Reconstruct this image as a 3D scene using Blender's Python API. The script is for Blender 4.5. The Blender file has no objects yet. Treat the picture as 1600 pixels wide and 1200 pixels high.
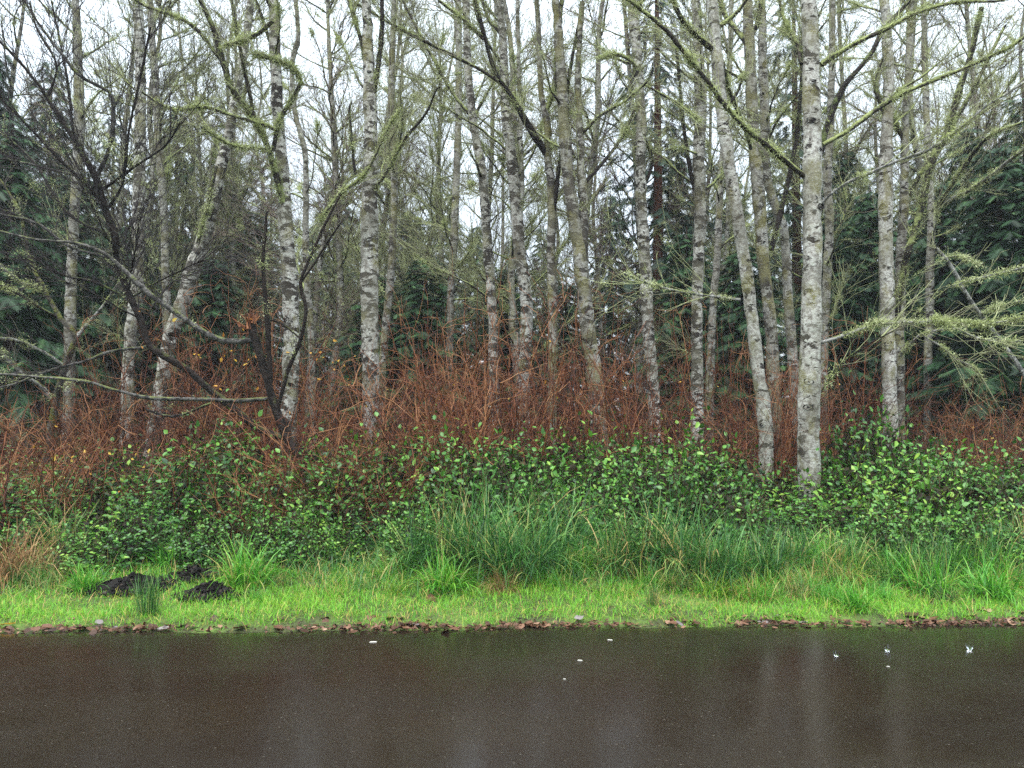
import bpy, math
import numpy as np
from mathutils import Vector

# ------------------------------------------------------------------ camera, sky, sun, exposure
scn = bpy.context.scene
col = scn.collection
CAM_H = 1.6
F = 1200.0 / 1600.0                      # focal length in picture widths
PITCH = math.atan(40.0 / 1200.0)         # horizon a little below the middle of the frame
cam_d = bpy.data.cameras.new('camera')
cam_d.sensor_width = 36.0
cam_d.lens = 36.0 * F
cam_d.clip_start = 0.05
cam_d.clip_end = 2000.0
cam = bpy.data.objects.new('camera', cam_d)
cam.location = (0, 0, CAM_H)
cam.rotation_euler = (math.pi / 2 + PITCH, 0, 0)
col.objects.link(cam)
scn.camera = cam

SUN_EL, SUN_AZ = math.radians(70), math.radians(205)      # behind the camera, high, veiled by cloud
SKY_STRENGTH = 0.1
OVERCAST = (9.6, 10.9, 12.0)                                # zenith radiance of the cloud deck before the strength
world = bpy.data.worlds.new('World')
scn.world = world
world.use_nodes = True
wn, wl = world.node_tree.nodes, world.node_tree.links
wn.clear()
w_out = wn.new('ShaderNodeOutputWorld')
w_bg = wn.new('ShaderNodeBackground')
w_bg.inputs['Strength'].default_value = SKY_STRENGTH
w_sky = wn.new('ShaderNodeTexSky')
w_sky.sky_type = 'NISHITA'
w_sky.sun_disc = False
w_sky.sun_elevation = SUN_EL
w_sky.sun_rotation = SUN_AZ
w_sky.air_density = 1.0
w_sky.dust_density = 3.0
# cloud deck: the standard overcast sky, three times as bright overhead as at the horizon
w_tc = wn.new('ShaderNodeTexCoord')
w_sep = wn.new('ShaderNodeSeparateXYZ')
wl.new(w_tc.outputs['Generated'], w_sep.inputs[0])
w_mr = wn.new('ShaderNodeMapRange')
w_mr.inputs[1].default_value = 0.0; w_mr.inputs[2].default_value = 1.0
w_mr.inputs[3].default_value = 0.31; w_mr.inputs[4].default_value = 1.0
wl.new(w_sep.outputs['Z'], w_mr.inputs[0])
w_mul = wn.new('ShaderNodeMix'); w_mul.data_type = 'RGBA'; w_mul.blend_type = 'MULTIPLY'
w_mul.inputs[0].default_value = 1.0
w_mul.inputs[6].default_value = (*OVERCAST, 1)
wl.new(w_mr.outputs[0], w_mul.inputs[7])
w_mix = wn.new('ShaderNodeMix'); w_mix.data_type = 'RGBA'
w_mix.inputs[0].default_value = 0.88
wl.new(w_sky.outputs[0], w_mix.inputs[6])
wl.new(w_mul.outputs[2], w_mix.inputs[7])
wl.new(w_mix.outputs[2], w_bg.inputs['Color'])
wl.new(w_bg.outputs[0], w_out.inputs['Surface'])

sun_d = bpy.data.lights.new('sun', 'SUN')
sun_d.energy = 1.5
sun_d.angle = math.radians(45)
sun_d.color = (1.0, 0.97, 0.92)
sun = bpy.data.objects.new('sun', sun_d)
to_sun = Vector((math.cos(SUN_EL) * math.sin(SUN_AZ), math.cos(SUN_EL) * math.cos(SUN_AZ), math.sin(SUN_EL)))
sun.rotation_euler = to_sun.to_track_quat('Z', 'Y').to_euler()
sun.location = (0, -10, 40)
col.objects.link(sun)

vs = scn.view_settings
vs.view_transform = 'Standard'; vs.look = 'None'; vs.gamma = 1.0; vs.use_curve_mapping = False
vs.exposure = 1.75
HAZE_DENSITY = 0.0010
cy = scn.cycles
cy.max_bounces = 4; cy.diffuse_bounces = 2; cy.glossy_bounces = 2; cy.transmission_bounces = 3
cy.volume_bounces = 1; cy.transparent_max_bounces = 4
cy.use_denoising = False          # wet leaves and twigs are finer than a denoiser can keep
cy.use_adaptive_sampling = True; cy.adaptive_threshold = 0.012
cy.caustics_reflective = False; cy.caustics_refractive = False

# ------------------------------------------------------------------ helpers
R = np.random.default_rng(11)
sinp, cosp = math.sin(PITCH), math.cos(PITCH)

def P(px, py, d):
    """the place at distance d that shows at (px, py) of a 1600 x 1200 picture"""
    u = (px - 800.0) / 1200.0; v = (600.0 - py) / 1200.0
    return np.array([d * u, d * (cosp - v * sinp), CAM_H + d * (sinp + v * cosp)])

def sstep(a, b, x):
    t = np.clip((np.asarray(x, float) - a) / (b - a), 0, 1)
    return t * t * (3 - 2 * t)

def edge_y(x):
    return 5.66 + 0.029 * np.asarray(x, float) + 0.022 * np.sin(np.asarray(x) * 1.3 + 0.4) + 0.014 * np.sin(np.asarray(x) * 3.9) + 0.009 * np.sin(np.asarray(x) * 9.7 + 1)

def gz(x, y):
    """height of the ground"""
    x = np.asarray(x, float); y = np.asarray(y, float)
    e = y - edge_y(x)
    z = -0.035 + 0.055 * sstep(-0.02, 0.30, e) + 0.06 * sstep(0.3, 1.6, e) + 0.10 * sstep(1.6, 4.0, e)
    z = z + sstep(0.1, 1.0, e) * (0.016 * np.sin(x * 2.3 + y * 1.1) + 0.012 * np.sin(x * 5.1 - y * 3.7))
    z = z + sstep(3.5, 12, e) * (0.12 * np.sin(x * 0.33 + 1) * np.cos(y * 0.27) + 0.08 * np.sin(x * 0.9 + y * 0.7))
    return z

def unit(a):
    return a / np.maximum(np.linalg.norm(a, axis=-1, keepdims=True), 1e-9)

def rand_dir(n, zmin=-1.0, zmax=1.0):
    z = R.uniform(zmin, zmax, n); a = R.uniform(0, 2 * np.pi, n); r = np.sqrt(np.maximum(0, 1 - z * z))
    return np.stack([r * np.cos(a), r * np.sin(a), z], 1)

def spline(pts, step=None, n=None):
    """Catmull-Rom through rows of pts (any number of columns, first three are the place)"""
    p = np.asarray(pts, float)
    q = np.vstack([2 * p[0] - p[1], p, 2 * p[-1] - p[-2]])
    seg = np.linalg.norm(np.diff(p[:, :3], axis=0), axis=1)
    out = []
    for i in range(len(p) - 1):
        k = max(2, int(round(seg[i] / step))) if step else max(2, int(n))
        t = np.linspace(0, 1, k, endpoint=False)[:, None]
        a, b, c, d = q[i], q[i + 1], q[i + 2], q[i + 3]
        out.append(0.5 * (2 * b + (c - a) * t + (2 * a - 5 * b + 4 * c - d) * t ** 2 + (3 * b - a - 3 * c + d) * t ** 3))
    out.append(p[-1:])
    return np.vstack(out)

class Geo:
    """collects faces of one size; build() makes one mesh object"""
    def __init__(s):
        s.V = []; s.F = []; s.T = []; s.n = 0
    def add(s, V, Fc, T=None):
        V = np.asarray(V, float).reshape(-1, 3)
        s.V.append(V); s.F.append(np.asarray(Fc, np.int64) + s.n)
        s.T.append(np.zeros(len(V)) if T is None else np.broadcast_to(np.asarray(T, float), (len(V),)))
        s.n += len(V)
    def mesh(s, name, mat, smooth=True, origin=(0, 0, 0)):
        V = np.vstack(s.V) - np.asarray(origin, float)
        Fc = np.vstack(s.F); T = np.concatenate(s.T); k = Fc.shape[1]
        me = bpy.data.meshes.new(name)
        me.vertices.add(len(V)); me.vertices.foreach_set('co', V.astype(np.float32).ravel())
        me.loops.add(Fc.size); me.loops.foreach_set('vertex_index', Fc.astype(np.int32).ravel())
        me.polygons.add(len(Fc)); me.polygons.foreach_set('loop_start', np.arange(0, Fc.size, k, dtype=np.int32))
        me.polygons.foreach_set('use_smooth', np.full(len(Fc), smooth, dtype=bool))
        a = me.attributes.new('tint', 'FLOAT', 'POINT'); a.data.foreach_set('value', T.astype(np.float32))
        me.update(calc_edges=True)
        for m in (mat if isinstance(mat, (list, tuple)) else [mat]):
            me.materials.append(m)
        return me
    def build(s, name, mat, parent=None, smooth=True, origin=(0, 0, 0), kind=None):
        o = bpy.data.objects.new(name, s.mesh(name, mat, smooth, origin))
        col.objects.link(o)
        if parent is not None: o.parent = parent
        if kind: o['kind'] = kind
        return o
    # ---- shapes
    def tubes(s, Pt, Rd, sides=3, T=None):
        """N tubes at once: Pt N x K x 3, Rd N x K"""
        Pt = np.asarray(Pt, float); Rd = np.asarray(Rd, float)
        if Pt.ndim == 2: Pt = Pt[None]; Rd = Rd[None]
        N, K, _ = Pt.shape
        tg = unit(np.gradient(Pt, axis=1))
        mean = unit(Pt[:, -1] - Pt[:, 0])
        ref = np.where(np.abs(mean[:, 2:3]) < 0.8, np.array([[0, 0, 1.0]]), np.array([[0.0, 1.0, 0]]))
        u = unit(np.cross(tg, ref[:, None, :])); v = np.cross(tg, u)
        a = np.arange(sides) * 2 * np.pi / sides
        ring = u[:, :, None, :] * np.cos(a)[None, None, :, None] + v[:, :, None, :] * np.sin(a)[None, None, :, None]
        V = Pt[:, :, None, :] + ring * (Rd[:, :, None, None] if Rd.ndim == 2 else Rd[..., None])
        idx = np.arange(N * K * sides).reshape(N, K, sides)
        q = np.stack([idx[:, :-1], np.roll(idx, -1, 2)[:, :-1], np.roll(idx, -1, 2)[:, 1:], idx[:, 1:]], -1).reshape(-1, 4)
        t = None if T is None else np.broadcast_to(np.asarray(T, float).reshape(-1, 1), (N, K * sides)).ravel()
        s.add(V.reshape(-1, 3), q, t)
    def ribbons(s, Pt, W, side, T=None):
        """N flat blades: Pt N x K x 3, W N x K half widths, side N x 3"""
        N, K, _ = Pt.shape
        L = Pt - side[:, None, :] * W[..., None]; Rr = Pt + side[:, None, :] * W[..., None]
        V = np.stack([L, Rr], 2).reshape(-1, 3)
        idx = np.arange(N * K * 2).reshape(N, K, 2)
        q = np.stack([idx[:, :-1, 0], idx[:, :-1, 1], idx[:, 1:, 1], idx[:, 1:, 0]], -1).reshape(-1, 4)
        t = None if T is None else np.repeat(np.asarray(T, float), K * 2)
        s.add(V, q, t)
    def strands(s, p, d, l, w, T=None):
        """N slender triangles"""
        side = unit(np.cross(d, rand_dir(len(p))))
        V = np.stack([p - side * w[:, None], p + side * w[:, None], p + d * l[:, None]], 1).reshape(-1, 3)
        s.add(V, np.arange(len(p) * 3).reshape(-1, 3), None if T is None else np.repeat(T, 3))
    def stamps(s, TV, TF, pos, X, Y, Z, T=None):
        """copies of a template at pos with axes X, Y, Z (scaled)"""
        V = pos[:, None, :] + TV[None, :, 0:1] * X[:, None, :] + TV[None, :, 1:2] * Y[:, None, :] + TV[None, :, 2:3] * Z[:, None, :]
        k = len(TV); N = len(pos)
        Fc = (np.asarray(TF)[None] + (np.arange(N) * k)[:, None, None]).reshape(-1, np.asarray(TF).shape[1])
        s.add(V.reshape(-1, 3), Fc, None if T is None else np.repeat(T, k))

def empty(name, loc, label=None, cat=None, group=None):
    o = bpy.data.objects.new(name, None)
    o.empty_display_size = 0.1
    o.location = [float(c) for c in loc]
    col.objects.link(o)
    if label: tag(o, label, cat, group)
    return o

def tag(o, label, cat, group=None):
    o['label'] = label; o['category'] = cat
    if group: o['group'] = group
    return o

def clone(src, loc, rz, sc, label, cat, group):
    """a copy of a thing (an Empty with parts) that shares the mesh data"""
    r = src.copy(); col.objects.link(r)
    r.location = [float(c) for c in loc]; r.rotation_euler = (0, 0, rz)
    r.scale = (sc, sc, sc) if np.isscalar(sc) else sc
    tag(r, label, cat, group)
    for ch in src.children:
        c = ch.copy(); col.objects.link(c); c.parent = r
    return r

class Proto:
    """a thing whose first use moves the original and whose later uses are copies"""
    def __init__(s, root): s.root = root; s.used = False
    def place(s, loc, rz, sc, label, cat, group):
        if s.used: return clone(s.root, loc, rz, sc, label, cat, group)
        s.used = True
        s.root.location = [float(c) for c in loc]; s.root.rotation_euler = (0, 0, rz)
        s.root.scale = (sc, sc, sc) if np.isscalar(sc) else sc
        return tag(s.root, label, cat, group)

# ------------------------------------------------------------------ materials
class NT:
    def __init__(s, name):
        s.m = bpy.data.materials.new(name); s.m.use_nodes = True
        s.n = s.m.node_tree.nodes; s.l = s.m.node_tree.links; s.n.clear()
        s.out = s.n.new('ShaderNodeOutputMaterial')
        s._off = None
    def N(s, t, **kw):
        nd = s.n.new('ShaderNode' + t)
        for k, v in kw.items(): setattr(nd, k, v)
        return nd
    def val(s, nd, key, v):
        if hasattr(v, 'is_output') or isinstance(v, bpy.types.NodeSocket): s.l.new(v, nd.inputs[key])
        else: nd.inputs[key].default_value = v
    def coords(s, scale=(1, 1, 1), kind='Object'):
        tc = s.N('TexCoord'); oi = s.N('ObjectInfo')
        mul = s.N('Math', operation='MULTIPLY'); s.l.new(oi.outputs['Random'], mul.inputs[0]); mul.inputs[1].default_value = 57.0
        add = s.N('VectorMath', operation='ADD'); s.l.new(tc.outputs[kind], add.inputs[0]); s.l.new(mul.outputs[0], add.inputs[1])
        mp = s.N('Mapping'); s.l.new(add.outputs[0], mp.inputs[0]); mp.inputs['Scale'].default_value = scale
        return mp.outputs[0]
    def noise(s, vec, scale, detail=3, rough=0.55, dist=0.0):
        nd = s.N('TexNoise'); s.l.new(vec, nd.inputs['Vector'])
        nd.inputs['Scale'].default_value = scale; nd.inputs['Detail'].default_value = detail
        nd.inputs['Roughness'].default_value = rough; nd.inputs['Distortion'].default_value = dist
        return nd.outputs[0]
    def ramp(s, fac, stops, interp='LINEAR'):
        nd = s.N('ValToRGB'); s.l.new(fac, nd.inputs[0]); cr = nd.color_ramp; cr.interpolation = interp
        while len(cr.elements) < len(stops): cr.elements.new(0.5)
        for e, (p, c) in zip(cr.elements, stops):
            e.position = p; e.color = (*c, 1) if len(c) == 3 else c
        return nd.outputs[0]
    def rng(s, fac, a, b, c=0.0, d=1.0):
        nd = s.N('MapRange'); s.l.new(fac, nd.inputs[0])
        for i, v in enumerate((a, b, c, d)): nd.inputs[1 + i].default_value = v
        return nd.outputs[0]
    def mix(s, fac, a, b, blend='MIX'):
        nd = s.N('Mix', data_type='RGBA', blend_type=blend)
        s.val(nd, 0, fac); 
        for k, v in ((6, a), (7, b)):
            s.val(nd, k, (*v, 1) if isinstance(v, tuple) and len(v) == 3 else v)
        return nd.outputs[2]
    def math(s, op, a, b=0.0):
        nd = s.N('Math', operation=op); s.val(nd, 0, a); s.val(nd, 1, b); nd.use_clamp = op in ('MULTIPLY_CLAMP',)
        return nd.outputs[0]
    def tint(s):
        a = s.N('Attribute', attribute_name='tint'); return a.outputs['Fac']
    def normal(s):
        g = s.N('NewGeometry'); sp = s.N('SeparateXYZ'); s.l.new(g.outputs['Normal'], sp.inputs[0]); return sp.outputs
    def rnd(s):
        return s.N('ObjectInfo').outputs['Random']
    def surf(s, color, rough=0.7, spec=0.4, bump=None, bump_d=0.01, bump_s=0.6, transl=0.0, coat=0.0):
        b = s.N('BsdfPrincipled')
        s.val(b, 'Base Color', (*color, 1) if isinstance(color, tuple) and len(color) == 3 else color)
        s.val(b, 'Roughness', rough); s.val(b, 'Specular IOR Level', spec); b.inputs['Coat Weight'].default_value = coat
        if bump is not None:
            bp = s.N('Bump'); bp.inputs['Distance'].default_value = bump_d; bp.inputs['Strength'].default_value = bump_s
            s.l.new(bump, bp.inputs['Height']); s.l.new(bp.outputs[0], b.inputs['Normal'])
        sh = b.outputs[0]
        if transl > 0:
            t = s.N('BsdfTranslucent'); s.val(t, 'Color', (*color, 1) if isinstance(color, tuple) else color)
            mx = s.N('MixShader'); mx.inputs[0].default_value = transl
            s.l.new(sh, mx.inputs[1]); s.l.new(t.outputs[0], mx.inputs[2]); sh = mx.outputs[0]
        s.l.new(sh, s.out.inputs['Surface'])
        return s.m

def mat_alder(name, pale=1.0, patch=0.60, moss=0.62):
    """pale grey alder bark: fine cross streaks, broken dark plates, crusts of lichen and moss"""
    t = NT(name); c = t.coords()
    big = t.noise(c, 2.2, 3); plate = t.noise(c, 22, 4, 0.6); fine = t.noise(c, 70, 3, 0.6)
    streak = t.noise(t.coords((9, 9, 60)), 1.0, 4, 0.65, 0.3)
    base = t.ramp(plate, [(0.34, (0.15 * pale, 0.135 * pale, 0.115 * pale)), (0.47, (0.31 * pale, 0.295 * pale, 0.26 * pale)),
                          (0.58, (0.47 * pale, 0.465 * pale, 0.42 * pale)), (0.74, (0.40 * pale, 0.42 * pale, 0.33 * pale))])
    base = t.mix(t.rng(streak, 0.56, 0.68), base, (0.13, 0.11, 0.09))
    dk = t.noise(t.coords((5, 5, 9)), 1.0, 5, 0.68, 0.5)
    base = t.mix(t.rng(dk, patch, patch + 0.035), base, (0.028, 0.022, 0.018))
    yl = t.noise(t.coords((4, 4, 2.4)), 1.0, 4, 0.6)
    base = t.mix(t.math('MULTIPLY', t.rng(yl, moss, moss + 0.1), t.rng(fine, 0.3, 0.6)), base, (0.19, 0.175, 0.06))
    base = t.mix(t.rng(big, 0.42, 0.68, 0, 0.6), base, (0.17, 0.16, 0.11))
    base = t.mix(t.rng(t.noise(t.coords((3, 3, 1.1)), 1.0, 4, 0.6), 0.5, 0.66, 0, 0.55), base, (0.10, 0.085, 0.065))
    h = t.math('ADD', t.math('MULTIPLY', plate, 0.6), t.math('ADD', t.math('MULTIPLY', fine, 0.4), t.rng(dk, patch, patch + 0.05, 0, -0.7)))
    return t.surf(base, 0.75, 0.25, h, 0.02, 0.7)

def mat_limb(name, bark, moss_c, lo, hi):
    """branch bark with a coat of moss on the upper side"""
    t = NT(name); c = t.coords()
    n = t.noise(c, 6, 4, 0.6); f = t.noise(c, 45, 3)
    b = t.mix(t.rng(f, 0.4, 0.65), tuple(x * 0.45 for x in bark), bark)
    b = t.mix(t.rng(t.noise(c, 14, 4, 0.65), 0.49, 0.56), b, tuple(x * 0.2 for x in bark))
    nz = t.normal()['Z']
    m = t.rng(t.math('ADD', t.math('MULTIPLY', nz, 0.16), n), lo, hi)
    b = t.mix(m, b, t.mix(t.rng(f, 0.35, 0.65), tuple(x * 0.6 for x in moss_c), moss_c))
    return t.surf(b, 0.85, 0.2, t.math('ADD', f, t.math('MULTIPLY', m, 0.8)), 0.02, 0.7)

def mat_tint(name, stops, rough=0.7, spec=0.3, transl=0.0, wob=0.10, noise_scale=5.0, objvar=0.12):
    """colour by a value carried by each piece, with some variation inside the piece and between objects"""
    t = NT(name)
    n = t.noise(t.coords(), noise_scale, 2)
    f = t.math('ADD', t.tint(), t.math('ADD', t.rng(n, 0.2, 0.8, -wob, wob), t.rng(t.rnd(), 0, 1, -objvar, objvar)))
    return t.surf(t.ramp(f, stops), rough, spec, transl=transl)

M = {}
M['bark_a'] = mat_alder('alder_bark_pale', 1.12, 0.56, 0.51)
M['bark_b'] = mat_alder('alder_bark_patchy', 1.15, 0.50, 0.54)
M['bark_c'] = mat_alder('alder_bark_dull', 0.80, 0.52, 0.50)
M['bark_d'] = mat_alder('alder_bark_mossy', 0.78, 0.485, 0.46)
M['limb'] = mat_limb('mossy_limb_bark', (0.07, 0.058, 0.046), (0.30, 0.34, 0.13), 0.47, 0.60)
M['limb_dark'] = mat_limb('dark_limb_bark', (0.036, 0.027, 0.023), (0.12, 0.15, 0.05), 0.60, 0.70)
M['limb_grey'] = mat_limb('grey_limb_bark', (0.38, 0.37, 0.34), (0.20, 0.23, 0.08), 0.58, 0.68)
M['dark_trunk'] = mat_limb('dark_wet_bark', (0.034, 0.024, 0.019), (0.08, 0.085, 0.025), 0.62, 0.74)
M['moss_trunk'] = mat_limb('mossy_trunk_bark', (0.13, 0.115, 0.09), (0.13, 0.14, 0.035), 0.47, 0.60)
M['conifer_bark'] = mat_limb('conifer_bark', (0.085, 0.055, 0.043), (0.07, 0.08, 0.03), 0.62, 0.75)
M['red_bark'] = mat_limb('red_conifer_bark', (0.23, 0.095, 0.06), (0.10, 0.07, 0.05), 0.58, 0.75)
M['twig'] = mat_tint('twig_bark', [(0.0, (0.045, 0.036, 0.032)), (0.45, (0.13, 0.115, 0.085)), (0.7, (0.27, 0.28, 0.14)), (1.0, (0.40, 0.44, 0.22))], 0.8)
M['twig_dark'] = mat_tint('dark_twig_bark', [(0.0, (0.014, 0.010, 0.011)), (0.6, (0.038, 0.028, 0.028)), (1.0, (0.10, 0.10, 0.06))], 0.75)
M['twig_mauve'] = mat_tint('brown_twig_bark', [(0.0, (0.09, 0.06, 0.055)), (0.6, (0.16, 0.11, 0.10)), (1.0, (0.20, 0.19, 0.11))], 0.8)
M['limb_mid'] = mat_limb('brown_limb_bark', (0.15, 0.14, 0.128), (0.15, 0.17, 0.06), 0.60, 0.70)
M['lichen'] = mat_tint('beard_lichen', [(0.0, (0.18, 0.21, 0.07)), (0.5, (0.42, 0.47, 0.20)), (1.0, (0.64, 0.67, 0.42))], 0.95, 0.1, 0.3)
M['cane'] = mat_tint('bramble_cane', [(0.0, (0.020, 0.009, 0.007)), (0.35, (0.060, 0.017, 0.008)), (0.65, (0.17, 0.050, 0.019)), (1.0, (0.34, 0.16, 0.07))], 0.5, 0.25)
M['shrub_leaf'] = mat_tint('shrub_leaf', [(0.0, (0.010, 0.040, 0.012)), (0.4, (0.040, 0.135, 0.016)), (0.8, (0.10, 0.26, 0.026)), (1.0, (0.20, 0.33, 0.04))], 0.38, 0.35, 0.10)
M['shade_core'] = mat_tint('shade_core_leaf', [(0.0, (0.009, 0.008, 0.004)), (0.6, (0.026, 0.022, 0.010)), (1.0, (0.055, 0.05, 0.02))], 0.7, 0.15)  # dead inner leaves, coloured near black to stand in for shade inside the shrubs
M['shrub_stem'] = mat_tint('shrub_stem', [(0.0, (0.05, 0.025, 0.018)), (1.0, (0.12, 0.07, 0.04))], 0.7)
M['yellow_leaf'] = mat_tint('autumn_leaf', [(0.0, (0.42, 0.16, 0.02)), (0.5, (0.55, 0.30, 0.03)), (1.0, (0.62, 0.44, 0.06))], 0.5, 0.3, 0.3)
M['grass'] = mat_tint('verge_grass', [(0.0, (0.04, 0.14, 0.010)), (0.4, (0.10, 0.34, 0.018)), (0.75, (0.21, 0.46, 0.030)), (0.9, (0.42, 0.43, 0.07)), (1.0, (0.46, 0.31, 0.11))], 0.5, 0.35, 0.3)
M['sedge'] = mat_tint('tall_grass', [(0.0, (0.010, 0.042, 0.010)), (0.4, (0.038, 0.14, 0.028)), (0.8, (0.11, 0.27, 0.055)), (0.93, (0.30, 0.33, 0.09)), (1.0, (0.44, 0.31, 0.12))], 0.45, 0.4, 0.25)
M['bright_tuft'] = mat_tint('bright_grass', [(0.0, (0.03, 0.15, 0.014)), (0.5, (0.08, 0.31, 0.022)), (0.9, (0.19, 0.43, 0.04)), (1.0, (0.38, 0.33, 0.10))], 0.42, 0.4, 0.3)
M['straw'] = mat_tint('dry_grass', [(0.0, (0.10, 0.05, 0.022)), (0.5, (0.28, 0.15, 0.065)), (1.0, (0.46, 0.31, 0.15))], 0.8, 0.2, 0.2)
M['needle'] = mat_tint('conifer_needle', [(0.0, (0.006, 0.022, 0.009)), (0.5, (0.018, 0.062, 0.020)), (1.0, (0.06, 0.13, 0.04))], 0.6, 0.3, 0.12)
M['needle_blue'] = mat_tint('grey_conifer_needle', [(0.0, (0.010, 0.026, 0.016)), (0.5, (0.024, 0.058, 0.032)), (1.0, (0.06, 0.11, 0.055))], 0.6, 0.3, 0.12)
M['dead_leaf'] = mat_tint('fallen_leaf', [(0.0, (0.030, 0.016, 0.010)), (0.4, (0.10, 0.045, 0.024)), (0.75, (0.21, 0.11, 0.065)), (1.0, (0.36, 0.25, 0.17))], 0.5, 0.25, 0.1, wob=0.25, noise_scale=25.0, objvar=0.42)
M['dead_leaf_grey'] = mat_tint('fallen_grey_leaf', [(0.0, (0.10, 0.085, 0.085)), (1.0, (0.24, 0.21, 0.20))], 0.5, 0.2, 0.0, objvar=0.3)
M['soil'] = mat_tint('black_soil', [(0.0, (0.003, 0.0025, 0.002)), (0.7, (0.009, 0.0065, 0.005)), (1.0, (0.055, 0.042, 0.034))], 0.6, 0.12)
M['split_wood'] = mat_tint('split_wood', [(0.0, (0.13, 0.045, 0.02)), (1.0, (0.40, 0.17, 0.07))], 0.8)
M['scar'] = NT('branch_scar_bark').surf((0.018, 0.014, 0.012), 0.85, 0.2)
M['pale_chip'] = NT('pale_chip').surf((0.45, 0.43, 0.38), 0.7, 0.2)

def mat_floor():
    t = NT('forest_floor'); c = t.coords()
    n = t.noise(c, 1.2, 5, 0.65); f = t.noise(c, 28, 4, 0.7)
    b = t.ramp(f, [(0.3, (0.012, 0.009, 0.006)), (0.5, (0.045, 0.028, 0.016)), (0.7, (0.10, 0.058, 0.03))])
    b = t.mix(t.rng(n, 0.5, 0.62), b, (0.03, 0.05, 0.012))
    return t.surf(b, 0.85, 0.3, f, 0.03, 0.8)
M['floor'] = mat_floor()

def mat_verge():
    t = NT('verge_soil'); c = t.coords()
    f = t.noise(c, 40, 4, 0.7); n = t.noise(c, 2.5, 4, 0.6)
    b = t.ramp(f, [(0.3, (0.018, 0.016, 0.009)), (0.6, (0.06, 0.075, 0.02))])
    b = t.mix(t.rng(n, 0.45, 0.65), b, (0.09, 0.15, 0.025))
    return t.surf(b, 0.85, 0.3, f, 0.015, 0.8)
M['verge'] = mat_verge()

def mat_asphalt():
    """wet fine-grained asphalt under a broken film of rain water"""
    t = NT('wet_asphalt'); c = t.coords()
    g = t.noise(c, 150, 2, 0.5); g2 = t.noise(c, 420, 2, 0.5)
    big = t.noise(t.coords((0.5, 1.1, 1)), 1.0, 4, 0.55)
    b = t.ramp(g, [(0.30, (0.008, 0.0055, 0.0035)), (0.55, (0.017, 0.0115, 0.0072)), (0.75, (0.032, 0.023, 0.015))])
    b = t.mix(t.rng(big, 0.4, 0.62, 0, 0.6), b, (0.012, 0.008, 0.006))
    vo = t.N('TexVoronoi'); t.l.new(t.coords((0.55, 1.2, 1)), vo.inputs['Vector']); vo.inputs['Scale'].default_value = 64; vo.inputs['Randomness'].default_value = 1
    sp = t.N('SeparateColor'); t.l.new(vo.outputs['Color'], sp.inputs[0])
    fleck = t.math('MULTIPLY', t.rng(vo.outputs['Distance'], 0.08, 0.24, 1, 0), t.rng(sp.outputs[0], 0.90, 1.0, 0, 0.9))
    b = t.mix(fleck, b, (0.17, 0.15, 0.125))
    film = t.noise(t.coords((0.9, 1.6, 1)), 1.0, 5, 0.6)
    rough = t.math('ADD', t.rng(film, 0.40, 0.60, 0.10, 0.21), t.rng(g, 0.3, 0.7, -0.03, 0.03))
    h = t.math('ADD', t.math('MULTIPLY', g, 0.7), t.math('MULTIPLY', g2, 0.5))
    return t.surf(b, rough, 0.5, h, 0.0005, 0.30)
M['asphalt'] = mat_asphalt()

# ------------------------------------------------------------------ setting: ground, verge, road
def axis(lo, hi, far, step):
    a = np.arange(lo, hi, step); out = [hi]; s = step
    while out[-1] < far: s *= 1.35; out.append(min(far, out[-1] + s))
    neg = [lo]; s = step
    lo_far = -far
    while neg[-1] > lo_far: s *= 1.35; neg.append(max(lo_far, neg[-1] - s))
    return np.concatenate([np.array(neg[1:])[::-1], a, np.array(out)])

def sheet(name, xs, ys, zf, mat):
    X, Y = np.meshgrid(xs, ys); Z = zf(X, Y)
    V = np.stack([X, Y, Z], -1).reshape(-1, 3); nx, ny = len(xs), len(ys)
    i = np.arange(nx * ny).reshape(ny, nx)
    q = np.stack([i[:-1, :-1], i[:-1, 1:], i[1:, 1:], i[1:, :-1]], -1).reshape(-1, 4)
    g = Geo(); g.add(V, q); o = g.build(name, mat); o['kind'] = 'structure'
    return o

sheet('ground', axis(-9, 9, 160, 0.16), axis(5, 16, 170, 0.16), gz, M['floor'])
ev = np.linspace(0.0, 2.5, 30)
xs = np.concatenate([np.linspace(-60, -8, 40)[:-1], np.arange(-8, 8, 0.07), np.linspace(8, 60, 40)])
X, E = np.meshgrid(xs, ev); Yv = edge_y(X) + E
g = Geo(); i = np.arange(X.size).reshape(X.shape)
g.add(np.stack([X, Yv, gz(X, Yv) + 0.006], -1), np.stack([i[:-1, :-1], i[:-1, 1:], i[1:, 1:], i[1:, :-1]], -1).reshape(-1, 4))
g.build('verge', M['verge'])['kind'] = 'structure'
# road: a slab with a worn edge that drops to the verge
er = np.array([-10.5, -8, -6, -4, -2.5, -1.2, -0.5, -0.15, -0.04, 0.0, 0.012])
zr = np.array([0.0, 0.02, 0.03, 0.035, 0.03, 0.018, 0.010, 0.006, 0.004, 0.0, -0.03])
X, E = np.meshgrid(xs, er); Z = np.repeat(zr[:, None], len(xs), 1)
Yr = edge_y(X) + E + np.where(E > -0.1, 0.01 * np.sin(X * 17.0) + 0.008 * np.sin(X * 41.0 + 2), 0)
g = Geo(); i = np.arange(X.size).reshape(X.shape)
g.add(np.stack([X, Yr, Z], -1), np.stack([i[:-1, :-1], i[:-1, 1:], i[1:, 1:], i[1:, :-1]], -1).reshape(-1, 4))
g.build('road', M['asphalt'])['kind'] = 'structure'

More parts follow.
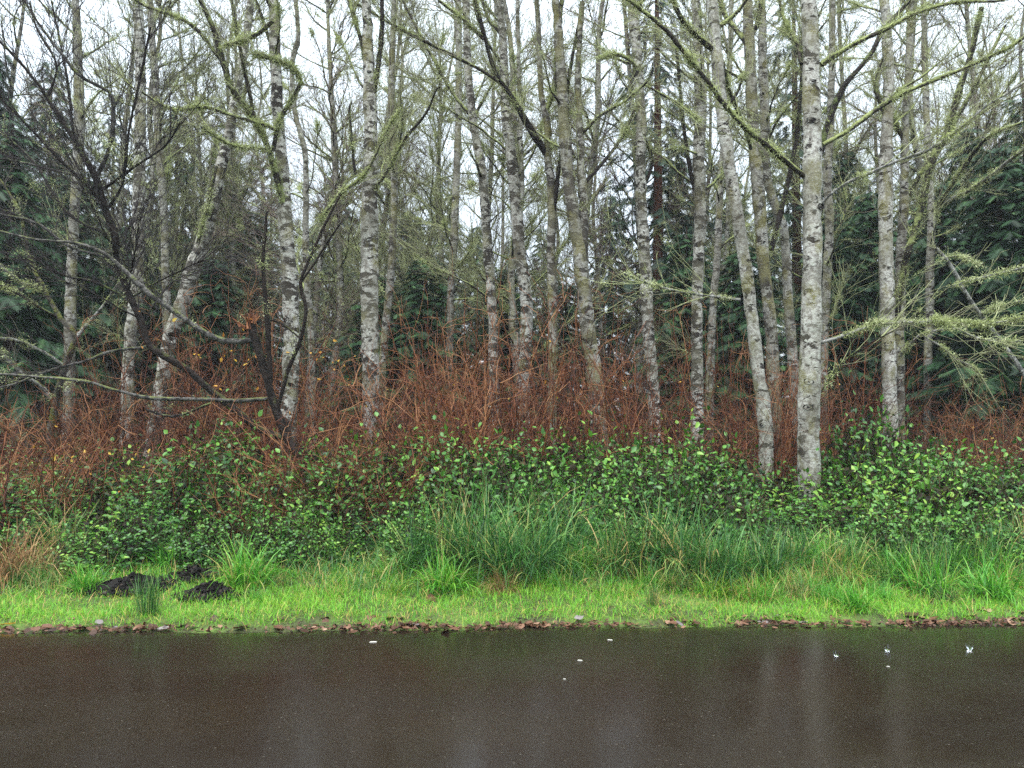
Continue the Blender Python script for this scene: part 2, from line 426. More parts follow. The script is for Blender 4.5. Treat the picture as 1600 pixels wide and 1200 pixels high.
# ------------------------------------------------------------------ tree building
def wander(start, d, L, K, wob, lift=0.0):
    """N curving lines: start N x 3, direction N x 3, length N"""
    N = len(start); Pt = np.zeros((N, K, 3)); Pt[:, 0] = start; d = unit(d)
    st = (L / (K - 1))[:, None]
    for k in range(1, K):
        d = unit(d + R.normal(0, wob, (N, 3)) + np.array([0, 0, lift]))
        Pt[:, k] = Pt[:, k - 1] + d * st
    return Pt

def taper(r0, r1, K):
    t = np.linspace(0, 1, K)[None]
    return np.asarray(r0)[:, None] * (1 - t) + np.asarray(r1)[:, None] * t

def along(line, n, t0=0.15, t1=1.0):
    """n places on a polyline with the tangent there"""
    t = R.uniform(t0, t1, n) * (len(line) - 1)
    i = np.minimum(t.astype(int), len(line) - 2); f = (t - i)[:, None]
    return line[i, :3] * (1 - f) + line[i + 1, :3] * f, unit(line[i + 1, :3] - line[i, :3]), i

def twigs_on(G, lines, per_m, length, tint, sub=3, r0=0.0055, lift=0.03, wob=0.15, spread=0.7, t0=0.2):
    """two orders of twigs; returns their midpoints for the lichen"""
    S, D = [], []
    for ln in lines:
        Lm = np.linalg.norm(np.diff(ln[:, :3], axis=0), axis=1).sum()
        n = max(2, int(Lm * per_m))
        p, tg, _ = along(ln, n, t0, 1.0)
        S.append(p); D.append(unit(tg + rand_dir(n) * spread + np.array([0, 0, 0.15])))
    S = np.vstack(S); D = np.vstack(D); N = len(S)
    L = R.uniform(length[0], length[1], N)
    Pt = wander(S, D, L, 5, wob, lift)
    G.tubes(Pt, taper(R.uniform(0.7, 1.2, N) * r0, np.full(N, r0 * 0.35), 5), 3, np.clip(R.normal(tint, 0.15, N), 0, 1))
    if sub:
        k = R.integers(1, 5, (N, sub)); st = Pt[np.arange(N)[:, None], k].reshape(-1, 3)
        dd = unit(np.repeat(Pt[:, -1] - Pt[:, 0], sub, 0)) + rand_dir(N * sub) * 0.65
        L2 = np.repeat(L, sub) * R.uniform(0.25, 0.65, N * sub)
        P2 = wander(st, dd, L2, 3, wob, lift)
        G.tubes(P2, taper(np.full(N * sub, r0 * 0.55), np.full(N * sub, r0 * 0.28), 3), 3, np.clip(R.normal(tint, 0.15, N * sub), 0, 1))
    return Pt

def lichen_on(G, lines, radii, per_m, length=(0.010, 0.032), clump=1.0, w=0.0050, tint=0.55):
    """tufts of lichen: clumps of short strands along a line, more on some stretches than on others"""
    for ln, rr in zip(lines, radii):
        Lm = np.linalg.norm(np.diff(ln[:, :3], axis=0), axis=1).sum()
        nc = max(1, int(Lm * per_m / 30.0))
        hub = R.uniform(0.04, 1.0, max(1, int(Lm * 2.2))); hw = R.gamma(0.5, 1.0, len(hub)) + 0.03
        tc = np.clip(R.choice(hub, nc, p=hw / hw.sum()) + R.normal(0, 0.07 / max(0.4, Lm), nc) * R.gamma(1.2, 1.0, nc), 0.02, 0.999) * (len(ln) - 1)
        ic = np.minimum(tc.astype(int), len(ln) - 2); fr = (tc - ic)[:, None]
        pc = ln[ic, :3] * (1 - fr) + ln[ic + 1, :3] * fr; tg = unit(ln[ic + 1, :3] - ln[ic, :3])
        m = R.poisson(26, nc); big = R.gamma(1.1, 0.8, nc)
        m = (m * np.clip(big, 0.2, 3)).astype(int) + 1
        p = np.repeat(pc, m, 0); t = np.repeat(tg, m, 0); r = np.repeat(np.asarray(rr)[np.minimum(ic, len(rr) - 1)], m)
        b = np.repeat(np.clip(big, 0.35, 2.2), m); N = len(p)
        p = p + t * R.normal(0, 0.05, N)[:, None] + R.normal(0, 0.009, (N, 3)) * b[:, None] ** 1.5
        o = rand_dir(N); o = unit(o - t * (o * t).sum(1, keepdims=True) + np.array([0, 0, 0.25]))
        d = unit(o * 0.7 + R.normal(0, 0.7, (N, 3)) + np.array([0, 0, -0.2]))
        G.strands(p + o * r[:, None] * 0.85, d, R.uniform(length[0], length[1], N) * b * clump, R.uniform(0.5, 1.3, N) * w,
                  np.clip(R.normal(tint, 0.2, N) + np.repeat(R.normal(0, 0.12, nc), m), 0, 1))

def px_line(pts, d, drift=0.0):
    """picture places (x, y, width) at distance d -> rows of x, y, z, radius"""
    n = len(pts); out = []
    for k, q in enumerate(pts):
        dd = d + drift * k / max(1, n - 1)
        out.append([*P(q[0], q[1], dd), q[2] * 0.5 * dd / 1200.0])
    return np.array(out)

def trunk_tube(ln, sides=14, rough=0.075):
    K = len(ln); a = np.arange(sides) * 2 * np.pi / sides
    h = np.cumsum(np.r_[0, np.linalg.norm(np.diff(ln[:, :3], axis=0), axis=1)])
    ph = R.uniform(0, 6, 6)
    rad = ln[:, 3][:, None] * (1 + rough * (np.sin(a[None] * 2 + ph[0] + h[:, None] * 1.3) * 0.7 + np.sin(a[None] * 3 + ph[1] - h[:, None] * 2.1) * 0.5
                               + np.sin(h[:, None] * 7 + ph[2]) * 0.5 + np.sin(h[:, None] * 17 + a[None] + ph[3]) * 0.4) + R.normal(0, rough * 0.35, (K, sides)))
    G = Geo(); G.tubes(ln[None, :, :3], rad[None], sides)
    return G

RING = 14
def scar_mesh():
    """an old branch scar: a swollen lip round a sunken eye"""
    G = Geo(); prof = [(0.0, -0.15), (0.45, -0.05), (0.75, 0.28), (1.05, 0.22), (1.35, -0.1)]
    V = []
    for r, h in prof:
        for k in range(RING):
            a = 2 * np.pi * k / RING; rr = r * (1 + 0.12 * np.sin(3 * a + r * 5))
            V.append([rr * np.cos(a), h, rr * np.sin(a) * 0.55 + 0.1 * r])
    V = np.array(V); i = np.arange(len(V)).reshape(len(prof), RING)
    q = np.stack([i[:-1], np.roll(i, -1, 1)[:-1], np.roll(i, -1, 1)[1:], i[1:]], -1).reshape(-1, 4)
    G.add(V, q); return G.mesh('branch_scar', M['scar'])
SCAR = scar_mesh()

def alder(label, trunk, d, limbs=(), bark='bark_b', top=10.5, name='alder_tree', group=None, auto=9, auto_from=3.2, limb_mat='limb',
          twig=(10.5, (0.3, 1.2)), twig_mat='twig', twig_tint=0.6, lichen=520, scars=5, auto_len=(1.0, 2.6), base_at=None, cat='tree', drift=0.0):
    """a tree whose trunk and main limbs follow the photograph; everything above the frame is grown"""
    tl = px_line(trunk, d, drift)
    if base_at is None:                                   # carry the stem on down to the ground
        low = tl[0]; dirn = unit(tl[0, :3] - tl[min(1, len(tl) - 1), :3]); dirn[:2] *= 0.6
        k = (low[2] - float(gz(low[0], low[1])) + 0.05) / max(0.3, -dirn[2])
        base = low[:3] + dirn * k; base[2] = float(gz(base[0], base[1])) - 0.06
        mid = base * 0.85 + low[:3] * 0.15
        tl = np.vstack([[*base, low[3] * 1.35], [*mid, low[3] * 1.12], tl])
    else:
        base = np.array(base_at)
    if top and tl[-1, 2] < top:                           # and on up out of the frame
        dv = unit(tl[-1, :3] - tl[-2, :3]); z = tl[-1, 2]; n = max(2, int((top - z) / 1.2)); r = tl[-1, 3]
        for k in range(1, n + 1):
            dv = unit(dv + np.array([R.normal(0, 0.05), R.normal(0, 0.05), 0.12]))
            tl = np.vstack([tl, [*(tl[-1, :3] + dv * (top - z) / n), r * (1 - 0.8 * k / n)]])
    root = empty(name, [base[0], base[1], float(gz(base[0], base[1]))], label, cat, group)
    org = np.array(root.location)
    ln = spline(tl, step=0.11); ln[:, 3] = np.maximum(ln[:, 3], 0.008)
    ln[1:-1, :2] += R.normal(0, 0.004, (len(ln) - 2, 2))
    stem = trunk_tube(ln).build('trunk', M[bark], root, origin=org)
    lines, rads, pale_l = [], [], []
    for L in limbs:
        lm = px_line(L['p'], L.get('d', d), L.get('drift', 0.0))
        s = spline(lm, step=0.10)
        s[1:, :3] += np.cumsum(R.normal(0, 0.0035, (len(s) - 1, 3)), 0)
        G = trunk_tube(s, 9, 0.15)
        G.build('branch', M[L.get('m', limb_mat)], root, origin=org)
        lines.append(s); rads.append(s[:, 3])
        if L.get('moss', 1) >= 5: pale_l.append(s)
        if L.get('moss', 1) > 1:
            lines += [s] * int(L['moss'] - 1); rads += [s[:, 3]] * int(L['moss'] - 1)
    zt = ln[:, 2]
    cand = np.where(zt > org[2] + auto_from)[0]
    for _ in range(auto if len(cand) else 0):
        k = int(R.choice(cand)); f = (zt[k] - org[2]) / max(1.0, zt[-1] - org[2])
        az = R.uniform(0, 2 * np.pi); el = R.uniform(0.35, 1.0)
        dv = np.array([math.cos(az) * math.cos(el), math.sin(az) * math.cos(el), math.sin(el)])
        Lg = R.uniform(*auto_len) * (1.15 - 0.6 * f); r0 = min(ln[k, 3] * 0.45, 0.032) * R.uniform(0.5, 1)
        K = 12; ptl = wander(ln[k:k + 1, :3], dv[None], np.array([Lg]), K, 0.13, 0.03)[0]
        s = np.c_[ptl, np.linspace(r0, 0.005, K)]
        trunk_tube(s, 6, 0.10).build('branch', M[limb_mat], root, origin=org)
        lines.append(s); rads.append(s[:, 3])
    uniq = list({id(l): l for l in lines}.values())
    if not uniq: uniq = [ln[len(ln) // 2:]]
    G = Geo(); tw = twigs_on(G, uniq + [ln[len(ln) * 2 // 3:]], twig[0], twig[1], twig_tint)
    G.build('twigs', M[twig_mat], root, origin=org, kind='stuff')
    if lichen:
        G = Geo()
        lichen_on(G, lines, rads, lichen)
        for s in pale_l: lichen_on(G, [s], [s[:, 3] + 0.004], lichen * 1.2, (0.010, 0.034), 1.0, 0.005, 0.85)
        pick = [tw[q] for q in R.choice(len(tw), min(len(tw), 150), replace=False)]
        lichen_on(G, pick, [np.full(5, 0.004)] * len(pick), 110, (0.006, 0.016), 1.0, 0.0035)
        G.build('lichen', M['lichen'], root, origin=org, smooth=False, kind='stuff')
    vis = [k for k in range(len(ln)) if 1.1 + org[2] < zt[k] < 7.5]
    for _ in range(scars if vis else 0):
        k = int(R.choice(vis)); az = R.uniform(-2.4, -0.7)
        o = bpy.data.objects.new('branch_scar', SCAR); col.objects.link(o); o.parent = stem
        pos = ln[k, :3] + np.array([math.cos(az), math.sin(az), 0]) * ln[k, 3] * 0.96 - org
        o.location = pos; o.rotation_euler = (0, R.uniform(-0.4, 0.4), az - math.pi / 2 + math.pi)
        sc = ln[k, 3] * R.uniform(0.22, 0.42); o.scale = (sc, sc * 0.8, sc)
    return root

# ------------------------------------------------------------------ the trees in front, from the photograph
alder('thickest pale alder, straight smooth trunk rising out of the green shrubs', 
      [(1265, 752, 33), (1264, 650, 32), (1266, 540, 31), (1269, 400, 30), (1270, 270, 29), (1268, 150, 26), (1266, 60, 23), (1263, 0, 21)], 9.3, bark='bark_a', scars=11, auto=5, auto_from=5.6,
      limbs=[dict(p=[(1259, 277, 9), (1208, 233, 9), (1171, 202, 9), (1134, 162, 8), (1100, 118, 8), (1060, 68, 7), (1030, 38, 6), (985, 5, 5), (940, -30, 4)], moss=3, drift=-0.8),
             dict(p=[(1279, 243, 10), (1293, 196, 10), (1316, 142, 9), (1357, 91, 8), (1380, 51, 8), (1424, 0, 7), (1455, -40, 6)], moss=1, m='limb_dark', drift=0.5),
             dict(p=[(1286, 226, 7), (1330, 202, 7), (1381, 165, 7), (1431, 138, 7), (1509, 108, 6), (1566, 84, 6), (1600, 64, 5), (1660, 20, 4)], moss=2, drift=-0.5),
             dict(p=[(1283, 317, 5), (1316, 290, 5), (1364, 267, 5), (1414, 246, 5), (1458, 230, 5), (1499, 202, 4), (1549, 162, 4), (1600, 132, 3.5), (1650, 100, 3)], moss=1, m='limb_grey', drift=-0.8),
             dict(p=[(1283, 101, 8), (1330, 71, 7), (1381, 47, 7), (1421, 27, 6), (1482, 7, 5), (1566, 2, 4)], moss=3, drift=-0.3),
             dict(p=[(1283, 535, 5), (1337, 518, 6), (1364, 508, 6), (1414, 503, 5), (1482, 501, 5), (1532, 505, 4), (1600, 496, 4), (1640, 490, 3)], moss=5, m='limb_grey', drift=-0.6),
             dict(p=[(1470, 502, 3), (1490, 512, 3), (1530, 530, 3), (1560, 536, 2.5), (1595, 535, 2)], moss=5, m='limb_grey', drift=-0.3, d=8.9),
             dict(p=[(1278, 620, 3), (1310, 575, 3), (1350, 545, 2.5), (1400, 520, 2.2)], moss=1, m='limb_dark', drift=-0.4),
             dict(p=[(1252, 100, 6), (1245, 70, 6), (1225, 30, 5), (1215, -10, 4)], moss=2, drift=0.3)])
alder('curved pale alder leaning out of the shrubs beside the thickest trunk',
      [(1197, 735, 23), (1197, 700, 22), (1195, 650, 21), (1185, 582, 20), (1175, 498, 20), (1165, 420, 20), (1149, 321, 19), (1136, 236, 18), (1127, 169, 18), (1119, 84, 18), (1112, 0, 16)], 9.9, bark='bark_a', scars=9, auto=4, auto_from=5.6,
      limbs=[dict(p=[(1114, 78, 9), (1095, 62, 9), (1077, 47, 9), (1060, 25, 8), (1045, -10, 7)], moss=4, drift=-0.4),
             dict(p=[(1124, 78, 6), (1138, 135, 6), (1158, 189, 6), (1172, 232, 6)], moss=3, drift=0.7),
             dict(p=[(1156, 468, 4), (1111, 463, 4), (1070, 458, 4), (1036, 451, 3.5), (1000, 440, 3), (975, 430, 2.5)], moss=2, m='limb_grey', drift=-0.5),
             dict(p=[(1130, 170, 5), (1148, 150, 5), (1160, 120, 4), (1150, 130, 3)], moss=1, m='limb_dark')])
alder('mottled straight alder just behind the curved pale one',
      [(1208, 600, 20), (1205, 515, 19), (1195, 431, 19), (1192, 398, 19), (1185, 304, 19), (1180, 236, 18), (1175, 162, 17), (1171, 84, 17), (1168, 0, 15)], 12.5, bark='bark_d', auto=7, auto_from=5.0,
      limbs=[dict(p=[(1168, 70, 8), (1150, 45, 7), (1135, 25, 7), (1125, -10, 6)], moss=2, drift=0.3), dict(p=[(1172, 62, 8), (1183, 35, 7), (1190, 0, 6)], moss=2, m='limb_dark')])
alder('kinked grey alder between the two mottled trunks and the thickest one',
      [(1239, 570, 15), (1232, 481, 15), (1226, 371, 14), (1212, 324, 14), (1197, 270, 14), (1195, 169, 14), (1192, 101, 13), (1190, 0, 11)], 14, bark='bark_c', auto=6, auto_from=5.0,
      limbs=[dict(p=[(1205, 391, 8), (1225, 314, 8), (1239, 253, 8), (1246, 202, 8), (1252, 135, 7), (1256, 60, 6), (1260, 0, 5)], moss=2, m='limb_dark', d=13.6)])
alder('slim grey alder half hidden behind the thickest pale trunk', [(1287, 570, 13), (1290, 500, 13), (1293, 414, 13), (1296, 350, 13), (1293, 280, 12), (1297, 200, 12), (1300, 100, 10), (1300, 0, 9)], 16.5, bark='bark_c', auto=7)
alder('upright grey alder standing over the mossy twigs beside two bare canes',
      [(1089, 610, 19), (1089, 560, 18), (1090, 447, 18), (1094, 337, 18), (1092, 236, 18), (1094, 169, 17), (1089, 34, 15), (1087, 0, 14)], 13.5, auto=6, auto_from=5.0,
      limbs=[dict(p=[(1085, 297, 6), (1077, 253, 6), (1067, 189, 6), (1062, 128, 5), (1055, 60, 4)], m='limb_dark')])
alder('thin leaning alder close beside the upright grey alder', [(1110, 580, 13), (1114, 481, 12), (1121, 398, 11), (1125, 300, 10), (1133, 200, 9), (1140, 100, 8), (1143, 0, 7)], 16.5, bark='bark_c', auto=6)
alder('speckled alder with a hooked dead side branch at mid height',
      [(1023, 650, 19), (1019, 582, 18), (1013, 515, 18), (1009, 431, 18), (1006, 388, 18), (1001, 304, 17), (1002, 202, 17), (996, 101, 16), (989, 20, 15), (987, 0, 14)], 12.8, bark='bark_b', auto=7, auto_from=5.2,
      limbs=[dict(p=[(1006, 290, 6), (1013, 275, 6), (1020, 250, 5), (1009, 216, 4)], m='limb_dark', moss=0),
             dict(p=[(1000, 120, 5), (985, 95, 5), (960, 85, 5), (935, 92, 4)], moss=5, drift=-0.5),
             dict(p=[(1003, 130, 4), (1040, 150, 4), (1075, 175, 4), (1095, 190, 3)], moss=3, drift=-0.5)])
alder('patchy alder with two stems pressed together above the brown canes',
      [(930, 600, 24), (921, 532, 23), (911, 447, 23), (905, 388, 22), (894, 321, 20), (884, 236, 18), (878, 135, 16), (871, 34, 13), (868, 0, 12)], 12.3, bark='bark_d', auto=8, auto_from=4.4,
      limbs=[dict(p=[(911, 446, 8), (911, 400, 12), (911, 337, 13), (906, 236, 12), (905, 135, 11), (908, 60, 9), (912, 0, 8)], m='bark_d'),
             dict(p=[(910, 290, 6), (940, 255, 5), (970, 215, 5), (990, 170, 4), (1000, 130, 3)], moss=1, m='limb_dark', drift=0.6),
             dict(p=[(908, 210, 5), (940, 180, 5), (975, 160, 4), (1010, 130, 4)], moss=3, drift=-0.6)])
alder('slender alder whose top forks and whose dark limb slants far up to one side',
      [(863, 640, 15), (864, 508, 14), (862, 431, 13), (861, 398, 13), (862, 337, 13), (861, 287, 13), (855, 243, 12), (856, 200, 11), (851, 170, 11), (845, 142, 9), (843, 80, 8), (838, 0, 7)], 12.6, bark='bark_d', auto=5, auto_from=5.2,
      limbs=[dict(p=[(857, 246, 10), (827, 199, 10), (797, 148, 9), (776, 118, 8), (759, 64, 7), (743, 0, 6)], moss=1, m='limb_dark', drift=-0.6),
             dict(p=[(756, 61, 6), (722, 27, 5), (685, 0, 4)], moss=2, d=12.1),
             dict(p=[(778, 127, 5), (732, 98, 5), (665, 67, 5), (621, 44, 4), (557, 7, 4)], moss=2, d=12.2, drift=-0.6),
             dict(p=[(853, 172, 9), (867, 128, 9), (871, 61, 8), (876, 0, 7)], moss=3),
             dict(p=[(862, 351, 7), (871, 277, 7), (881, 216, 6), (888, 135, 6), (905, 34, 5), (910, 0, 5)], moss=1, m='limb_dark', drift=-0.3)])
alder('spotted alder with dark knots bending gently over the tallest canes',
      [(818, 620, 20), (820, 549, 20), (823, 481, 20), (817, 424, 19), (812, 398, 19), (808, 337, 18), (803, 287, 17), (797, 230, 16), (790, 162, 15), (786, 67, 13), (780, 0, 12)], 13.4, bark='bark_b', scars=8, auto=6, auto_from=5.2,
      limbs=[dict(p=[(810, 350, 6), (814, 325, 9), (816, 290, 8), (812, 200, 8), (809, 100, 7), (806, 0, 6)], m='bark_b')])
alder('slim leaning alder with black rings beside a long bare twig',
      [(771, 560, 16), (770, 508, 15), (766, 431, 15), (763, 398, 15), (759, 337, 14), (753, 270, 14), (741, 202, 13), (732, 118, 13), (729, 17, 11), (727, 0, 11)], 14.3, bark='bark_b', auto=6,
      limbs=[dict(p=[(736, 182, 5), (705, 142, 5), (672, 81, 5), (631, 3, 4)], m='limb', moss=1), dict(p=[(742, 180, 5), (770, 130, 4), (790, 90, 4)], moss=2)])
alder('distant pale alder with yellow moss fading at its foot', [(703, 520, 12), (704, 488, 12), (705, 447, 12), (709, 388, 12), (712, 304, 11), (716, 202, 11), (717, 101, 10), (716, 0, 9)], 18, bark='bark_c', auto=8)
alder('stout flaking alder with a forked top above the thicket',
      [(579, 650, 27), (579, 549, 27), (577, 447, 27), (577, 398, 27), (577, 321, 25), (580, 236, 23), (578, 152, 21), (574, 60, 16), (572, 0, 14)], 11.3, bark='bark_b', scars=8, auto=6, auto_from=5.2,
      limbs=[dict(p=[(581, 160, 9), (592, 101, 9), (598, 50, 8), (598, 0, 7)], moss=2, m='limb_dark'),
             dict(p=[(575, 130, 7), (567, 67, 7), (555, 25, 6), (548, 0, 6)], moss=2, m='limb'),
             dict(p=[(572, 314, 4), (604, 270, 4), (631, 219, 4), (665, 175, 4), (682, 135, 3)], moss=2, m='limb_dark', drift=-0.6),
             dict(p=[(500, 345, 4), (530, 304, 5), (574, 267, 5), (604, 202, 4), (622, 175, 3)], moss=5, m='limb', d=10.9, drift=-0.2),
             dict(p=[(555, 272, 4), (552, 236, 4), (547, 175, 4), (550, 160, 3)], m='limb_dark', d=10.9)])
alder('narrow alder with mustard moss patches beside the stout flaking one', [(597, 580, 12), (603, 515, 12), (609, 447, 12), (613, 388, 12), (616, 304, 11), (613, 186, 11), (611, 135, 10), (616, 17, 9), (617, 0, 9)], 14.5, bark='bark_d', auto=7)
alder('tall alder with a dark limb sweeping up in a wide arc behind the broken snag',
      [(452, 640, 25), (455, 549, 24), (454, 481, 24), (451, 414, 23), (446, 337, 22), (439, 236, 19), (433, 169, 18), (431, 101, 17), (429, 34, 15), (428, 0, 14)], 10.9, bark='bark_b', scars=7, auto=5, auto_from=5.2,
      limbs=[dict(p=[(449, 337, 11), (435, 287, 11), (422, 243, 10), (398, 189, 10), (368, 148, 10), (351, 101, 9), (334, 44, 8), (314, 0, 7)], moss=3, drift=-0.8),
             dict(p=[(427, 236, 7), (435, 189, 7), (455, 155, 7), (467, 130, 7), (452, 108, 7), (425, 96, 7), (398, 88, 6)], moss=7, d=10.6, drift=-0.3),
             dict(p=[(417, 233, 5), (385, 230, 5), (354, 223, 5), (314, 196, 4)], moss=5, d=10.5, drift=-0.3),
             dict(p=[(429, 202, 6), (400, 190, 6), (371, 182, 5), (317, 165, 5), (267, 169, 4), (219, 142, 3)], moss=4, d=10.5, drift=-0.5),
             dict(p=[(398, 189, 6), (385, 120, 6), (372, 60, 6), (362, 0, 5)], moss=2, d=10.5, m='limb_dark'),
             dict(p=[(350, 100, 5), (300, 40, 5), (230, 10, 4), (200, -10, 4)], moss=3, d=10.3, drift=-0.3),
             dict(p=[(432, 90, 5), (415, 45, 5), (400, 0, 4)], m='limb_dark'), dict(p=[(351, 72, 6), (395, 55, 6), (425, 32, 5)], moss=6, d=10.2)])
alder('thin dark alder snaking up beside the tall alder with the arched limb', [(487, 560, 10), (483, 481, 10), (478, 398, 10), (478, 304, 9), (476, 236, 9), (460, 169, 8), (457, 94, 8), (466, 61, 7), (462, 0, 6)], 14.5, bark='bark_c', auto=5, limb_mat='limb')
alder('mossy alder leaning strongly to one side behind the bare branches',
      [(262, 545, 21), (269, 518, 22), (287, 468, 22), (300, 424, 22), (317, 378, 21), (334, 310, 20), (351, 236, 17), (364, 175, 15), (378, 101, 13), (390, 20, 11)], 12.8, bark='bark_b', auto=4, auto_from=5.2,
      limbs=[dict(p=[(309, 380, 5), (325, 325, 5), (340, 260, 4)], moss=5, d=12.6)])
alder('grey alder trunk striped behind the tangle of dark twigs', [(200, 600, 19), (202, 549, 18), (214, 431, 18), (216, 337, 17), (219, 236, 17), (219, 101, 16), (216, 17, 15), (214, 0, 14)], 13.8, bark='bark_b', auto=7, auto_from=4.5)
alder('thin far alder standing straight behind the striped grey one', [(260, 470, 12), (258, 414, 12), (256, 337, 12), (250, 253, 12), (243, 135, 11), (236, 34, 10), (234, 0, 9)], 17.5, bark='bark_c', auto=8)
alder('pale alder trunk furthest to the left, seen through dark twigs', [(107, 640, 16), (108, 599, 16), (111, 447, 16), (116, 337, 15), (123, 236, 15), (123, 135, 14), (120, 34, 12), (118, 0, 11)], 14.6, bark='bark_c', auto=8, auto_from=4.0)
alder('larger of the twin alders rising from brown canes near the dark spruces',
      [(1390, 610, 22), (1388, 520, 21), (1386, 447, 21), (1384, 398, 20), (1384, 304, 20), (1386, 200, 18), (1388, 135, 17), (1385, 40, 15), (1382, 0, 14)], 12.8, bark='bark_a', auto=6, auto_from=5.2,
      limbs=[dict(p=[(1390, 200, 6), (1376, 160, 6), (1367, 132, 5), (1380, 90, 4)], moss=2)])
alder('smaller of the twin alders with a long mossy stem slanting from it',
      [(1405, 620, 16), (1405, 540, 15), (1406, 470, 15), (1408, 398, 14), (1413, 300, 13), (1414, 219, 12), (1419, 120, 10), (1423, 0, 9)], 13.0, bark='bark_c', auto=5, auto_from=5.2,
      limbs=[dict(p=[(1400, 500, 7), (1404, 474, 8), (1414, 414, 9), (1420, 390, 9), (1441, 321, 10), (1455, 257, 11), (1482, 202, 11), (1499, 142, 10), (1520, 75, 8), (1535, 10, 7)], moss=3, drift=-1.0, m='limb'),
             dict(p=[(1421, 307, 7), (1435, 277, 7), (1458, 245, 7), (1490, 195, 6), (1530, 120, 5), (1570, 40, 4)], moss=2, drift=-0.6),
             dict(p=[(1401, 564, 4), (1418, 542, 4), (1435, 525, 4), (1465, 515, 4), (1502, 513, 3)], moss=3, m='limb_grey', drift=-0.8),
             dict(p=[(1441, 522, 3), (1472, 542, 3), (1495, 562, 3), (1522, 576, 3), (1539, 603, 2)], moss=3, m='limb_grey', d=12.4),
             dict(p=[(1412, 219, 6), (1400, 195, 6), (1391, 179, 5), (1370, 140, 5), (1362, 110, 4)], moss=4)])
alder('dark slim alder with branches reaching toward the spruce on the right',
      [(1449, 600, 12), (1450, 540, 12), (1453, 470, 12), (1453, 420, 12), (1455, 330, 11), (1450, 240, 10), (1446, 130, 9), (1443, 0, 8)], 15.5, bark='bark_c', auto=6,
      limbs=[dict(p=[(1462, 327, 6), (1482, 297, 6), (1516, 246, 6), (1549, 213, 5), (1600, 192, 4), (1640, 180, 4)], moss=2, m='limb', drift=-3.0),
             dict(p=[(1463, 324, 6), (1500, 305, 6), (1532, 287, 6), (1600, 233, 5), (1650, 190, 4)], moss=2, m='limb_grey', drift=-3.5)])
# leaning dead stem hung with lichen at the right
alder('dead bare stem hung with lichen leaning down past the right of the twin alders',
      [(1640, 660, 7), (1600, 586, 7), (1560, 528, 7), (1532, 491, 6.5), (1509, 458, 6), (1485, 414, 6), (1462, 387, 5)], 10.2, bark='limb_grey', top=None, auto=0, scars=0, name='leaning_dead_stem', cat='dead tree',
      limbs=[dict(p=[(1489, 446, 3), (1549, 431, 4), (1600, 420, 4), (1640, 412, 3)], moss=5, m='limb_grey', d=9.8), dict(p=[(1532, 491, 3), (1560, 480, 3), (1600, 470, 2)], moss=7, m='limb_grey', drift=-0.5),
             dict(p=[(1470, 405, 3), (1500, 400, 2.5), (1530, 412, 2)], moss=5, m='limb_grey')], twig=(6, (0.12, 0.4)), lichen=420)

# the dark broken snag and the long stem that leans away from its foot
snag = alder('dark snag with a splintered orange top and long side branches above the brambles',
      [(474, 745, 17), (472, 721, 16), (449, 684, 15), (425, 623, 13), (412, 572, 12), (398, 525, 13), (391, 503, 13)], 9.3, bark='dark_trunk', top=None, auto=0, scars=0, name='broken_snag', cat='dead tree',
      limbs=[dict(p=[(422, 599, 8), (418, 542, 8), (413, 481, 7), (408, 424, 6), (412, 364, 5), (414, 330, 3)], m='dark_trunk', moss=0, drift=-0.2),
             dict(p=[(435, 635, 6), (449, 582, 6), (469, 532, 6), (479, 488, 5), (469, 444, 5), (486, 400, 4.5), (506, 351, 4), (530, 304, 3)], m='dark_trunk', moss=0, drift=-0.2),
             dict(p=[(469, 444, 3.5), (492, 410, 3), (520, 365, 3), (536, 340, 2)], m='dark_trunk', moss=0),
             dict(p=[(395, 532, 8), (351, 534, 9), (314, 518, 9), (270, 488, 9), (236, 464, 9), (202, 431, 8), (165, 400, 6), (120, 385, 5), (60, 380, 4), (0, 365, 3)], m='limb_mid', moss=1, drift=-0.5),
             dict(p=[(418, 623, 6), (354, 628, 6), (304, 626, 6), (236, 623, 6), (189, 613, 5), (142, 599, 5), (101, 593, 5), (0, 584, 4), (-50, 580, 3)], m='limb_mid', moss=0, drift=-0.6),
             dict(p=[(331, 630, 4), (300, 642, 4), (270, 650, 4), (230, 640, 3)], m='limb_dark', moss=0),
             dict(p=[(418, 500, 3), (440, 505, 3), (460, 520, 3), (470, 528, 3)], m='dark_trunk', moss=0)],
      twig=(3.0, (0.15, 0.5)), twig_mat='twig_dark', twig_tint=0.35, lichen=60)
org = np.array(snag.location)
tip = P(391, 503, 9.3); G = Geo()
ns = 26; sp = rand_dir(ns, 0.6, 1.0); sp[:, 0] -= 0.12
st = tip + np.c_[R.normal(0, 0.034, ns), R.normal(0, 0.034, ns), R.uniform(-0.10, -0.02, ns)]
pt = wander(st, sp, R.uniform(0.10, 0.26, ns), 3, 0.08)
G.tubes(pt, taper(R.uniform(0.010, 0.020, ns), np.full(ns, 0.002), 3), 4, R.uniform(0, 1, ns))
G.build('splintered_top', M['split_wood'], [c for c in snag.children if c.name.startswith('trunk')][0], origin=org, kind='stuff')

